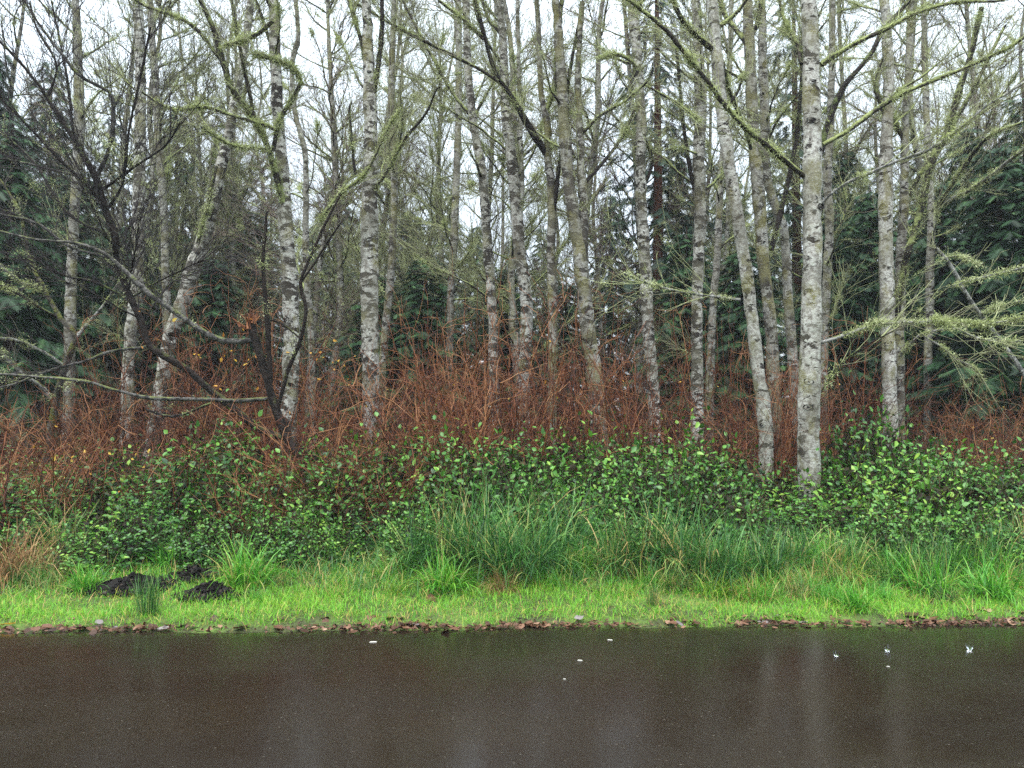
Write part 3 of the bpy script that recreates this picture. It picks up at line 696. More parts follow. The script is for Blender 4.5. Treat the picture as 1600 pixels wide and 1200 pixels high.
dark_limbs = [
    dict(p=[(199, 454, 9), (182, 407, 9), (179, 371, 10), (162, 321, 10), (149, 280, 9), (111, 209, 7), (60, 130, 5), (20, 80, 4), (-30, 20, 3)], m='limb_dark', moss=0, drift=-0.5),
    dict(p=[(149, 280, 6), (165, 250, 6), (176, 219, 6), (179, 169, 6), (172, 145, 5), (125, 118, 5), (80, 60, 4), (40, 0, 3)], m='limb_mid', moss=0, drift=-0.5),
    dict(p=[(160, 315, 5), (120, 275, 5), (60, 215, 4), (0, 155, 3.5), (-40, 120, 3)], m='limb_dark', moss=0, drift=-0.8),
    dict(p=[(178, 370, 5), (110, 335, 4), (50, 250, 4), (0, 205, 3)], m='limb_dark', moss=0, drift=0.5),
    dict(p=[(165, 330, 5), (190, 290, 4), (205, 200, 4), (225, 110, 4), (240, 40, 3)], m='limb_dark', moss=0, drift=-0.4),
    dict(p=[(182, 405, 4), (110, 385, 4), (60, 350, 4), (0, 335, 3)], m='limb_mid', moss=2, drift=-0.4),
    dict(p=[(230, 542, 5), (176, 550, 5), (135, 566, 4), (84, 579, 4), (30, 600, 3), (0, 608, 3)], m='limb_mid', moss=0, drift=-0.5),
    dict(p=[(115, 215, 4), (110, 150, 4), (95, 70, 3), (80, 0, 3)], m='limb_dark', moss=0),
    dict(p=[(75, 150, 4), (90, 100, 3), (60, 40, 3), (50, 0, 2.5)], m='limb_dark', moss=0, d=9.2),
    dict(p=[(120, 275, 4), (70, 262, 4), (20, 250, 3), (-20, 245, 3)], m='limb_mid', moss=0, drift=-0.3),
    dict(p=[(205, 470, 4), (150, 440, 4), (90, 425, 3), (40, 400, 3)], m='limb_dark', moss=1, drift=-0.3),
    dict(p=[(155, 300, 4), (210, 260, 3.5), (255, 230, 3), (280, 190, 2.5)], m='limb_dark', moss=0, drift=-0.5)]
alder('dark leaning tree with a dense fan of bare purple twigs at the upper left',
      [(455, 690, 11), (442, 684, 11), (405, 670, 11), (337, 616, 10), (290, 576, 10), (236, 542, 10), (219, 498, 10), (199, 454, 10), (182, 407, 9), (179, 371, 9)], 9.8, bark='dark_trunk', top=None, auto=9, auto_from=2.3, auto_len=(1.2, 2.6), limb_mat='limb_dark', scars=0,
      limbs=dark_limbs, twig=(13.0, (0.5, 1.8)), twig_mat='twig_dark', twig_tint=0.3, lichen=25, name='leaning_dark_tree')
alder('small crooked tree with moss up one side at the left edge of the thicket',
      [(74, 730, 15), (76, 700, 13), (83, 650, 11), (94, 599, 10), (111, 549, 10), (118, 528, 9), (108, 510, 8), (94, 498, 7), (71, 454, 6), (47, 407, 5), (30, 330, 4), (0, 280, 3)], 10.8, bark='moss_trunk', top=None, auto=0, scars=0, name='crooked_tree',
      limbs=[dict(p=[(81, 622, 7), (60, 600, 6), (34, 582, 6), (0, 549, 5), (-30, 530, 4)], m='limb_grey', moss=1, drift=-0.4),
             dict(p=[(118, 528, 6), (135, 508, 5), (160, 480, 4), (190, 440, 3)], m='limb_grey', moss=1, drift=0.4),
             dict(p=[(94, 498, 5), (60, 480, 4), (20, 455, 4), (-20, 440, 3)], m='limb_dark', moss=4, drift=-0.3),
             dict(p=[(71, 454, 5), (30, 440, 4), (0, 415, 3)], m='limb_grey', moss=6, drift=-0.2),
             dict(p=[(100, 570, 4), (60, 545, 4), (20, 530, 3), (-20, 528, 3)], m='limb_grey', moss=0, drift=-0.5)],
      twig=(7, (0.25, 0.7)), twig_mat='twig', twig_tint=0.4, lichen=330)

# ------------------------------------------------------------------ trees further back
def alder_proto(seed_h, twig_mat, lich, wide=1.0):
    root = empty('background_alder', (0, 0, 0))
    H = seed_h; n = 9
    ctr = np.c_[np.cumsum(R.normal(0, 0.16, n)), np.cumsum(R.normal(0, 0.16, n)), np.linspace(-0.1, H, n), np.linspace(0.12, 0.02, n)]
    ctr[:, :2] -= ctr[0, :2]
    ln = spline(ctr, step=0.35)
    trunk_tube(ln, 8, 0.06).build('trunk', M['bark_c'], root)
    lines = []; G = Geo(); K = 8; nb = 44
    ks = R.integers(int(len(ln) * 0.16), len(ln) - 2, nb)
    az = R.uniform(0, 2 * np.pi, nb); el = R.uniform(0.3, 1.05, nb)
    dv = np.stack([np.cos(az) * np.cos(el), np.sin(az) * np.cos(el), np.sin(el)], 1)
    Lg = R.uniform(1.2, 3.4, nb) * wide * (1.2 - 0.75 * ks / len(ln))
    Pt = wander(ln[ks, :3], dv, Lg, K, 0.15, 0.03)
    G.tubes(Pt, taper(R.uniform(0.018, 0.034, nb), np.full(nb, 0.007), K), 5)
    G.build('branches', M['limb'], root, kind='stuff')
    G = Geo(); tw = twigs_on(G, list(Pt), 11.0, (0.35, 1.3), 0.64, sub=4, r0=0.0075)
    G.build('twigs', M[twig_mat], root, kind='stuff')
    G = Geo(); lichen_on(G, list(Pt), [np.full(K, 0.015)] * nb, lich, (0.02, 0.06), 1.0, 0.008)
    pk = R.choice(len(tw), min(len(tw), 420), replace=False)
    lichen_on(G, [tw[q] for q in pk], [np.full(5, 0.005)] * len(pk), lich * 0.25, (0.010, 0.028), 1.0, 0.006)
    G.build('lichen', M['lichen'], root, smooth=False, kind='stuff')
    return Proto(root)
back_protos = [alder_proto(15, 'twig', 260), alder_proto(17, 'twig_mauve', 130), alder_proto(13, 'twig', 340, 1.25), alder_proto(18, 'twig_mauve', 90, 1.1), alder_proto(16, 'twig', 280)]
RANK = [(60, 'the pale alder furthest to the left'), (160, 'the dark leaning tree'), (235, 'the striped grey alder'), (310, 'the strongly leaning mossy alder'), (400, 'the broken snag'), (495, 'the thin dark snaking alder'), (560, 'the stout flaking alder'),
        (640, 'the narrow mustard-mossed alder'), (735, 'the slim alder with black rings'), (835, 'the spotted bending alder'), (955, 'the alder with two pressed stems'), (1045, 'the speckled hooked alder'), (1135, 'the thin leaning alder'), (1330, 'the thickest alder'), (1420, 'the twin alders'), (1520, 'the lichen-hung dead stem'), (1600, 'the spruce at the right edge')]
k = 0
for x, who in RANK:
    for side, off, dd in (('just left of', -26, R.uniform(18.5, 21)), ('just right of', 26, R.uniform(21.5, 26))):
        p = P(x + off + R.normal(0, 8), 640, dd); k += 1
        back_protos[k % 5].place([p[0], p[1], gz(p[0], p[1])], R.uniform(0, 6.28), R.uniform(0.8, 1.12), f'thin lichen-hung second-rank alder {side} {who}', 'tree', 'second rank of thin alders')
for x in np.linspace(-60, 1680, 28):
    d = R.uniform(28, 58); p = P(x + R.normal(0, 25), 640, d); k += 1
    back_protos[k % 5].place([p[0], p[1], gz(p[0], p[1])], R.uniform(0, 6.28), R.uniform(0.75, 1.1), 'far misty alder among the conifers behind the second rank', 'tree', 'far misty alders')

def spray():
    """a hanging conifer spray: one axis with paired side shoots, slender triangles"""
    V, Fc = [], []
    def tri(a, d, l, w):
        s = np.array([-d[1], d[0], 0.0]); s = s / max(1e-6, np.linalg.norm(s)); k = len(V)
        V.extend([a - s * w, a + s * w, a + d * l]); Fc.append([k, k + 1, k + 2])
    tri(np.zeros(3), np.array([1.0, 0, -0.1]), 1.0, 0.035)
    for q in range(8):
        t = 0.08 + q * 0.115
        for sgn in (-1, 1):
            a = np.array([t, 0, -0.1 * t]); ang = sgn * (0.95 - 0.03 * q)
            tri(a, np.array([math.cos(ang), math.sin(ang), -0.22]), 0.44 * (1 - 0.5 * t), 0.045)
    return np.array(V), np.array(Fc)
SPV, SPF = spray()

def conifer_proto(H, reach, mat, z0=0.6, dens=1.0, bark='conifer_bark', r0=0.2, droop=0.55):
    root = empty('spruce_tree', (0, 0, 0))
    ln = np.array([[0, 0, -0.1, r0 * 1.25], [0.05, 0.02, H * 0.1, r0], [0, 0.04, H * 0.5, r0 * 0.62], [0, 0, H, 0.015]])
    trunk_tube(spline(ln, step=0.6), 9, 0.05).build('trunk', M[bark], root)
    B = Geo(); S = Geo(); z = z0
    pos, dx, dy = [], [], []
    while z < H - 0.3:
        f = z / H
        nb = R.integers(4, 7)
        for a in R.uniform(0, 2 * np.pi) + np.arange(nb) * 2 * np.pi / nb + R.normal(0, 0.25, nb):
            L = reach * (1 - f) ** 0.75 * R.uniform(0.65, 1.12) + 0.25
            K = 7; t = np.linspace(0, 1, K); o = np.array([math.cos(a), math.sin(a), 0])
            dr = droop * R.uniform(0.6, 1.3)
            bl = np.array([0, 0, z]) + o * (t * L)[:, None] + np.array([0, 0, 1.0]) * ((0.20 * t - dr * t ** 2 + 0.30 * dr * t ** 4) * L)[:, None]
            B.tubes(bl[None], np.linspace(0.006 + 0.006 * L, 0.003, K)[None], 3)
            n = max(4, int(L * 11 * dens)); p, tg, _ = along(bl, n, 0.12, 1.0)
            sd = np.cross(o, [0, 0, 1.0]) * np.where(R.random(n) < 0.5, -1, 1)[:, None]
            d = unit(tg * 0.7 + sd * R.uniform(0.3, 1.0, (n, 1)) + np.array([0, 0, -1.0]) * R.uniform(0.2, 0.95, (n, 1)))
            pos.append(p); dx.append(d * (R.uniform(0.28, 0.6, n) * (0.75 + 0.12 * L))[:, None]); dy.append(unit(np.cross(np.array([0, 0, 1.0]), d) + R.normal(0, 0.35, (n, 3))))
        z += R.uniform(0.28, 0.42) * (1.3 if H > 18 else 1.0)
    pos = np.vstack(pos); dx = np.vstack(dx); dy = np.vstack(dy)
    ln_ = np.linalg.norm(dx, axis=1, keepdims=True); dz = np.cross(dx / ln_, dy)
    S.stamps(SPV, SPF, pos, dx, dy * ln_, dz * ln_, np.clip(R.normal(0.45, 0.22, len(pos)), 0, 1))
    B.build('branches', M['twig_dark'], root, kind='stuff')
    S.build('crown', M[mat], root, smooth=False, kind='stuff')
    return Proto(root)
con = [conifer_proto(17, 3.0, 'needle', dens=1.3), conifer_proto(21, 3.4, 'needle_blue', 1.2, 0.85), conifer_proto(13, 2.6, 'needle', 0.3, 1.6, droop=0.8), conifer_proto(23, 3.0, 'needle_blue', 6.5, 0.8, 'red_bark', 0.26)]
CON = [  # picture x, distance, kind, picture y of its top, label
    (-30, 17, 2, 60, 'dark drooping spruce at the left edge behind the crooked mossy tree'),
    (70, 21, 0, 90, 'dark green spruce behind the pale alder trunk furthest to the left'),
    (170, 25, 1, 140, 'tall grey-green conifer rising over the fan of purple twigs'),
    (270, 23, 2, 160, 'low dark spruce filling the gap behind the leaning mossy alder'),
    (350, 27, 0, 210, 'green spruce behind the gap between leaning alder and tall alder'),
    (420, 34, 1, 230, 'misty conifer just behind the tall alder with the arched limb'),
    (520, 28, 2, 260, 'soft dark spruce standing between tall alder and stout flaking alder'),
    (640, 24, 2, 330, 'bluish drooping spruce in the middle between two narrow alders'),
    (690, 32, 0, 270, 'narrow young spruce with a pointed top against the pale sky'),
    (745, 30, 2, 350, 'dim spruce behind the slim leaning alder with black rings'),
    (850, 33, 0, 350, 'short spruce in mist behind the forked slender alder'),
    (955, 27, 2, 300, 'spruce with dark skirts beside the bright gap in the woods'),
    (1030, 21, 3, -200, 'tall conifer with bare dull-red trunk behind the speckled alder'),
    (1060, 27, 0, 210, 'dark spruce left of the upright grey alder'),
    (1140, 24, 2, 250, 'dark spruce seen between the thin leaning alder and curved alder'),
    (1247, 22, 3, -150, 'tall conifer with orange-red bare trunk behind the thickest alder'),
    (1330, 21, 2, 220, 'dense dark spruce between the thickest alder and the twin alders'),
    (1440, 24, 0, 240, 'deep green spruce right behind the twin alders'),
    (1520, 18, 2, 190, 'big dark drooping spruce above the lichen-hung dead stem'),
    (1610, 17, 0, 150, 'tall dark spruce cut by the right edge'),
    (1680, 20, 1, 150, 'grey-green conifer beyond the right edge spruce'),
    (10, 15, 2, 190, 'nearest dark spruce in the left corner behind the straw heap'), (115, 18, 2, 260, 'dense dark spruce behind the crooked mossy tree'), (215, 19, 2, 330, 'low dark spruce behind the long grey branches'),
    (330, 18, 2, 400, 'small dark spruce behind the foot of the leaning alder'), (385, 21, 0, 330, 'dark spruce in shade behind the splintered snag'), (590, 19, 2, 430, 'low spruce skirt behind the stout flaking alder'), (665, 18.5, 2, 400, 'soft drooping young spruce left of the distant pale alder'),
    (790, 20, 2, 430, 'low dim spruce between the black-ringed and the spotted alder'), (885, 21, 2, 450, 'low spruce behind the alder with two pressed stems'), (1075, 19, 2, 360, 'dark young spruce behind the upright grey alder'), (1165, 18, 2, 380, 'low dark spruce glimpsed behind the mottled straight alder'),
    (1310, 17.5, 2, 330, 'dark spruce close behind the thickest alder'), (1365, 18.5, 2, 300, 'soft dark spruce just left of the twin alders'), (1475, 16.5, 2, 290, 'dark spruce behind the lichen boughs'), (1570, 15, 2, 230, 'nearest drooping spruce behind the lichen-hung dead stem'), (1630, 14.5, 2, 280, 'dark low spruce leaning in at the right edge')]
CON_H = [17, 21, 13, 23]
for x, d, k, yt, lab in CON:
    h = P(x, yt, d)[2] / CON_H[k]; w = min(1.1, max(0.72, h))
    p = P(x, 640, d); con[k].place([p[0], p[1], gz(p[0], p[1])], R.uniform(0, 6.28), (w, w, h), lab, 'conifer', 'conifers behind the alders')
for x in np.linspace(-150, 1750, 26):
    d = R.uniform(58, 105); x = x + R.normal(0, 25)
    if abs(x - 975) < 45: continue
    k = int(R.integers(0, 3)); h = P(x, R.uniform(300, 420) - 0.10 * abs(x - 800), d)[2] / CON_H[k]; w = R.uniform(0.75, 1.0)
    p = P(x, 640, d); con[k].place([p[0], p[1], gz(p[0], p[1])], R.uniform(0, 6.28), (w, w, h),
        'farthest pale conifer fading into the mist', 'conifer', 'farthest conifers in the mist')

# ------------------------------------------------------------------ bare bramble thicket
LEAF_V = np.array([[0, 0, 0], [0.3, -0.27, 0.07], [0.32, 0, -0.03], [0.3, 0.27, 0.07], [0.66, -0.21, 0.05], [0.68, 0, -0.02], [0.66, 0.21, 0.05], [1.05, 0, -0.10]])
LEAF_F = np.array([[0, 1, 2], [0, 2, 3], [1, 4, 5], [1, 5, 2], [2, 5, 6], [2, 6, 3], [4, 7, 5], [5, 7, 6]])

def leaf_axes(n, nrm, size, roll=None):
    X = unit(np.cross(nrm, rand_dir(n))); Y = np.cross(nrm, X)
    s = size[:, None]
    return X * s, Y * s * R.uniform(0.8, 1.2, (n, 1)), nrm * s

def cane_proto(n=46, hmin=1.5, hmax=2.9, spread=0.42, leaves=7):
    root = empty('bramble_bush', (0, 0, 0))
    a = R.uniform(0, 2 * np.pi, n); r = spread * np.sqrt(R.random(n))
    st = np.stack([r * np.cos(a), r * np.sin(a), np.full(n, -0.08)], 1)
    d = np.stack([np.cos(a) * 0.28 * r / spread, np.sin(a) * 0.28 * r / spread, np.ones(n)], 1) + R.normal(0, 0.16, (n, 3))
    L = R.uniform(hmin, hmax, n); K = 10; d = unit(d)
    Pt = np.zeros((n, K, 3)); Pt[:, 0] = st
    bend = rand_dir(n, -0.2, 0.0) * (0.03 + 0.30 * R.random((n, 1)) ** 2.2)
    for k in range(1, K):
        d = unit(d + bend * (k / K) + R.normal(0, 0.055, (n, 3)))
        Pt[:, k] = Pt[:, k - 1] + d * (L / (K - 1))[:, None]
    tint = np.clip(R.normal(0.48, 0.3, n), 0, 1)
    G = Geo(); G.tubes(Pt, taper(R.uniform(0.0055, 0.0125, n), np.full(n, 0.0035), K), 4, tint)
    G.build('canes', M['cane'], root, kind='stuff')
    m = 5; kk = R.integers(3, K, (n, m)); s2 = Pt[np.arange(n)[:, None], kk].reshape(-1, 3)
    d2 = unit(unit(np.repeat(Pt[:, -1] - Pt[:, 3], m, 0)) + rand_dir(n * m) * 1.0)
    P2 = wander(s2, d2, R.uniform(0.2, 0.8, n * m), 5, 0.26, 0.0)
    t2 = np.clip(np.repeat(tint, m) + R.normal(0.08, 0.15, n * m), 0, 1)
    G = Geo(); G.tubes(P2, taper(R.uniform(0.0032, 0.0058, n * m), np.full(n * m, 0.0022), 5), 3, t2)
    q = R.integers(1, 5, (n * m, 1)); s3 = P2[np.arange(n * m)[:, None], q].reshape(-1, 3)
    P3 = wander(s3, unit(P2[:, -1] - P2[:, 0]) + rand_dir(n * m) * 0.9, R.uniform(0.08, 0.3, n * m), 3, 0.25)
    G.tubes(P3, taper(np.full(n * m, 0.0026), np.full(n * m, 0.0018), 3), 3, t2)
    G.build('twigs', M['cane'], root, kind='stuff')
    if leaves:
        i = R.choice(len(P2), leaves, replace=False); nr = unit(rand_dir(leaves) + np.array([0, -0.6, 0.3]))
        G = Geo(); G.stamps(LEAF_V, LEAF_F, P2[i, -1], *leaf_axes(leaves, nr, R.uniform(0.03, 0.06, leaves)), R.random(leaves))
        G.build('leaves', M['yellow_leaf'], root, kind='stuff')
    return Proto(root)
canes = [cane_proto(34, 1.4, 2.7, 0.42, 2), cane_proto(46, 1.8, 3.1, 0.36, 1), cane_proto(28, 1.0, 2.2, 0.5, 3), cane_proto(38, 1.2, 2.6, 0.46, 2), cane_proto(26, 0.9, 2.0, 0.45, 2)]
SPOT = [(20, 'under the crooked mossy tree'), (125, 'under the long grey branches'), (225, 'behind the wider soil heap'), (330, 'behind the rounder soil heap'), (430, 'at the foot of the broken snag'),
        (535, 'just left of the stout flaking alder'), (630, 'below the narrow mustard-mossed alder'), (725, 'below the slim leaning alder with black rings'), (820, 'below the spotted bending alder'),
        (915, 'below the alder with two pressed stems'), (1010, 'below the speckled hooked alder'), (1100, 'below the upright grey alder'), (1190, 'at the curved pale alder'), (1300, 'right beside the thickest alder'),
        (1400, 'below the twin alders'), (1490, 'below the lichen-hung dead stem'), (1585, 'at the right picture edge')]
TALL = [0.75, 0.9, 1.1, 1.2, 1.05, 1.1, 1.15, 1.2, 1.25, 1.2, 1.1, 1.0, 1.0, 0.95, 0.95, 0.85, 0.85]
c_rows = [('nearest', 10.3, 0.86), ('middle-row', 11.7, 0.95), ('deep-set', 13.6, 1.0), ('hindmost', 16.5, 1.0)]
for ri, (row, d, sc) in enumerate(c_rows):
    for k, (x, where) in enumerate(SPOT):
        if ri == 3 and k % 2: continue
        for rep in range(1):
            xx = x + R.normal(0, 14) + (47 if ri % 2 else 0); dd = d + R.uniform(-0.45, 0.45)
            p = P(xx, 640, dd); s = sc * TALL[k] * R.uniform(0.9, 1.08)
            canes[(k * 3 + ri * 2) % 5].place([p[0], p[1], gz(p[0], p[1])], R.uniform(0, 6.28), (s * 0.80, s * 0.80, s * R.uniform(0.85, 1.15)), f'{row} red-brown bare bramble clump {where}', 'bush', 'bare red-brown brambles')

for x, d, s, k, lab in [(470, 8.9, 0.72, 3, 'bramble spilling forward past the foot of the broken snag'), (520, 8.5, 0.62, 4, 'low arching bramble in front of the green shrubs left of centre'), (575, 8.7, 0.7, 2, 'red bramble arching out before the stout flaking alder'),
                        (620, 8.4, 0.6, 4, 'bramble bending over the start of the grass bank'), (90, 8.3, 0.6, 4, 'thin bramble standing up through the leaves at the left'), (30, 8.6, 0.7, 3, 'ragged bramble behind the straw heap'), (165, 8.8, 0.7, 2, 'bramble poking out by the pale yellow leaf cluster'), (300, 8.6, 0.62, 4, 'sparse bramble rising from leaves behind the rounder heap'), (400, 8.0, 0.5, 4, 'short dry bramble behind the big bright tuft'), (545, 8.15, 0.5, 2, 'lowest bramble spray hanging above the verge'), (760, 9.7, 0.9, 0, 'dark upright bramble behind the tall grass at the centre'), (655, 9.5, 0.85, 3, 'bramble standing through leaves between grass bank and stout alder')]:
    p = P(x, 640, d); canes[k].place([p[0], p[1], gz(p[0], p[1])], R.uniform(0, 6.28), (s * 1.25, s * 1.25, s), lab, 'bush', 'bare red-brown brambles')

# low tangle between the clumps: nobody could count it
G = Geo(); n = 1500
px_ = R.uniform(-60, 1660, n); dd = R.uniform(9.4, 20, n)
base = np.array([P(a, 640, b) for a, b in zip(px_, dd)]); base[:, 2] = gz(base[:, 0], base[:, 1]) - 0.03
Pt = wander(base, rand_dir(n, 0.45, 1.0), R.uniform(0.6, 1.9, n), 6, 0.2, -0.04)
G.tubes(Pt, taper(R.uniform(0.004, 0.010, n), np.full(n, 0.003), 6), 3, np.clip(R.normal(0.40, 0.3, n), 0, 1))
q = R.integers(2, 6, (n, 3)); s3 = Pt[np.arange(n)[:, None], q].reshape(-1, 3)
P3 = wander(s3, rand_dir(n * 3, -0.1, 1.0), R.uniform(0.15, 0.6, n * 3), 4, 0.25)
G.tubes(P3, taper(np.full(n * 3, 0.0038), np.full(n * 3, 0.002), 4), 3, np.clip(R.normal(0.45, 0.22, n * 3), 0, 1))
o = G.build('undergrowth', M['cane'], kind='stuff')
tag(o, 'low tangle of bare red-brown canes filling the woodland floor', 'undergrowth')

# ------------------------------------------------------------------ green leafy shrubs
def shrub_proto(n=190, rad=0.62, h=0.85, leaf=(0.045, 0.085), kind=0.45):
    root = empty('leafy_shrub', (0, 0, 0))
    dirs = rand_dir(n, 0.02, 1.0)
    lump = 1 + 0.22 * np.sin(dirs[:, 0] * 5 + kind * 9) * np.cos(dirs[:, 1] * 4 + kind * 3) + R.normal(0, 0.10, n)
    tipp = dirs * np.array([rad, rad, h]) * (lump * R.uniform(0.55, 1.02, n) )[:, None]
    st = np.stack([tipp[:, 0] * 0.25, tipp[:, 1] * 0.25, np.full(n, -0.05)], 1) + R.normal(0, 0.06, (n, 3)) * [1, 1, 0]
    K = 7; t = np.linspace(0, 1, K)[None, :, None]
    mid = st * 0.5 + tipp * 0.5 + np.array([0, 0, 0.12]) * h + R.normal(0, 0.05, (n, 3))
    Pt = (1 - t) ** 2 * st[:, None] + 2 * t * (1 - t) * mid[:, None] + t ** 2 * tipp[:, None]
    G = Geo(); G.tubes(Pt, taper(np.full(n, 0.0045), np.full(n, 0.002), K), 3, R.random(n))
    G.build('stems', M['shrub_stem'], root, kind='stuff')
    m = 9; tt = np.linspace(0.36, 1.0, m); ii = tt * (K - 1); i0 = np.minimum(ii.astype(int), K - 2); f = (ii - i0)[None, :, None]
    lp = Pt[:, i0] * (1 - f) + Pt[:, i0 + 1] * f; tg = unit(Pt[:, i0 + 1] - Pt[:, i0])
    N = n * m; lp = lp.reshape(-1, 3); tg = tg.reshape(-1, 3)
    sd = unit(np.cross(tg, np.array([0, 0, 1.0])) + R.normal(0, 0.25, (N, 3))) * np.where(np.arange(N) % 2, 1, -1)[:, None]
    X = unit(sd * 0.9 + tg * 0.5 + R.normal(0, 0.3, (N, 3)))
    nr = unit(np.array([0, 0, 0.75]) + unit(lp - np.array([0, 0, 0.2])) * 0.65 + R.normal(0, 0.33, (N, 3)))
    Y = unit(np.cross(nr, X)); Z = np.cross(X, Y); s = (leaf[0] * 0.7 + (leaf[1] * 1.15 - leaf[0] * 0.7) * R.beta(2, 2, N))[:, None]
    tint = np.clip(np.repeat(R.normal(kind + 0.04, 0.18, n), m) + R.normal(0, 0.14, N), 0, 1)
    G = Geo(); G.stamps(LEAF_V, LEAF_F, lp, X * s * 1.08, Y * s * R.uniform(1.05, 1.45, (N, 1)), Z * s, tint)
    G.build('foliage', M['shrub_leaf'], root, kind='stuff')
    ni = 460; dv = rand_dir(ni, -0.05, 1.0); ip = dv * np.array([rad, rad, h]) * (0.80 * R.random(ni) ** 0.33)[:, None] + [0, 0, 0.03]  # dark core of dead leaves, added so the gaps look deeply shaded
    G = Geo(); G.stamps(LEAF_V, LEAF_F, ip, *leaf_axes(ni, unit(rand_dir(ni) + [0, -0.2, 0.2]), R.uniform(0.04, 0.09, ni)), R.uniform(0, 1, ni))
    G.build('shade_core_leaves', M['shade_core'], root, kind='stuff')
    return Proto(root)
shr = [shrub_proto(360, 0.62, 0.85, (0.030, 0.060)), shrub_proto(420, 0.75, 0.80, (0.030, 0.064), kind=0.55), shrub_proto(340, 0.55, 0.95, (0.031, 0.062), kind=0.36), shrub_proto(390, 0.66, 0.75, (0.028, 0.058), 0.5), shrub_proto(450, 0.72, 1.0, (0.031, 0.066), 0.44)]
s_rows = [('front-row', 7.5, 0.72), ('second-row', 8.15, 0.98), ('third-row', 8.85, 1.12), ('rear', 9.6, 1.22)]
HGT = [0.75, 0.8, 1.0, 1.1, 1.05, 0.95, 1.15, 1.15, 1.12, 1.08, 1.15, 1.05, 0.68, 0.66, 1.15, 0.95, 0.85]
for ri, (row, d, sc) in enumerate(s_rows):
    for k, (x, where) in enumerate(SPOT):
        if ri == 0 and 640 < x < 1120 and k % 2: continue          # tall grass stands here instead
        xx = x + R.normal(0, 12) + (45 if ri % 2 else 0); dd = d + R.uniform(-0.2, 0.2)
        p = P(xx, 640, dd); s = sc * R.uniform(0.78, 1.15)
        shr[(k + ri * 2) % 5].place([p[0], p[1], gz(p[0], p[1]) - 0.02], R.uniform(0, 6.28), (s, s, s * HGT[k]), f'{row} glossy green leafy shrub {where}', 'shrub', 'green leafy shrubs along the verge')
for x, d, s, k, lab in [(1345, 9.5, (1.0, 1.0, 1.55), 4, 'tallest mound of green leaves rising right of the thickest alder'), (1392, 9.3, (1.05, 1.05, 1.45), 2, 'broad green leafy mound sloping down below the twin alders'), (1440, 9.1, (1.0, 1.0, 1.2), 4, 'outer shoulder of the tall leafy mound toward the right'),
                        (1370, 8.7, (1.1, 1.1, 1.3), 1, 'lower front face of the tall leafy mound'), (1228, 9.7, (0.72, 0.72, 0.7), 0, 'green leafy shrub wedged between the two pale leaning trunks')]:
    p = P(x, 640, d); shr[k].place([p[0], p[1], gz(p[0], p[1])], R.uniform(0, 6), s, lab, 'shrub', 'green leafy shrubs along the verge')
# scattered leafy shoots deeper in the thicket
G = Geo(); n = 5200; px_ = R.uniform(-50, 1650, n); dd = R.uniform(9.8, 15, n)
b = np.array([P(a, 640, c) for a, c in zip(px_, dd)]); b[:, 2] = gz(b[:, 0], b[:, 1]) + R.uniform(0.05, 0.75, n)
nr = unit(np.array([0, -0.3, 0.9]) + R.normal(0, 0.4, (n, 3)))
G.stamps(LEAF_V, LEAF_F, b, *leaf_axes(n, nr, R.uniform(0.04, 0.09, n)), np.clip(R.normal(0.45, 0.2, n), 0, 1))
o = G.build('leafy_undergrowth', M['shrub_leaf'], kind='stuff'); tag(o, 'scattered green leaves low among the bare canes', 'undergrowth')

# ------------------------------------------------------------------ grasses
def ground_at(x, y):
    d = 8.0
    for _ in range(40):
        p = P(x, y, d); h = p[2] - float(gz(p[0], p[1]))
        d = d * (CAM_H - float(gz(p[0], p[1]))) / max(0.05, CAM_H - p[2])
    p = P(x, y, d); return np.array([p[0], p[1], float(gz(p[0], p[1]))])

def blades(G, base, L, lean, w, tint, K=5, droop=1.0):
    """arching blades: base N x 3, length N, lean N (0 upright .. 1 flat)"""
    N = len(base); a = R.uniform(0, 2 * np.pi, N); o = np.stack([np.cos(a), np.sin(a), np.zeros(N)], 1)
    Pt = np.zeros((N, K, 3)); Pt[:, 0] = base
    th = lean * 0.5; st = L / (K - 1)
    for k in range(1, K):
        th = th + lean * droop * (0.35 + 0.25 * k) / K * 2 + R.normal(0, 0.03, N)
        Pt[:, k] = Pt[:, k - 1] + (o * np.sin(th)[:, None] + np.array([0, 0, 1.0]) * np.cos(th)[:, None]) * st[:, None]
    side = np.stack([-np.sin(a), np.cos(a), np.zeros(N)], 1); side = unit(side + o * R.normal(0, 0.5, (N, 1)))
    prof = np.interp(np.linspace(0, 1, K), [0, 0.3, 0.7, 1.0], [0.8, 1.0, 0.7, 0.12])
    G.ribbons(Pt, w[:, None] * prof[None], side, tint)

def tuft_proto(name, mat, n, L, lean, w, spread, tint_mu, dry=0.1):
    root = empty(name, (0, 0, 0)); G = Geo()
    a = R.uniform(0, 2 * np.pi, n); r = spread * np.sqrt(R.random(n))
    b = np.stack([r * np.cos(a), r * np.sin(a), np.full(n, -0.02)], 1)
    t = np.clip(R.normal(tint_mu, 0.26, n), 0, 0.88); t = np.where(R.random(n) < dry, R.uniform(0.93, 1.0, n), t)
    blades(G, b, R.uniform(L[0], L[1], n), R.uniform(lean[0], lean[1], n), R.uniform(0.7, 1.3, n) * w, t, 6)
    G.build('blades', M[mat], root, kind='stuff')
    return Proto(root)
sedge = [tuft_proto('sedge_tussock', 'sedge', 230, (0.40, 0.95), (0.1, 1.0), 0.0055, 0.20, 0.5, 0.13) for _ in range(3)]
brite = [tuft_proto('grass_tuft', 'bright_tuft', 220, (0.16, 0.44), (0.15, 1.1), 0.0045, 0.12, 0.5, 0.08) for _ in range(3)]
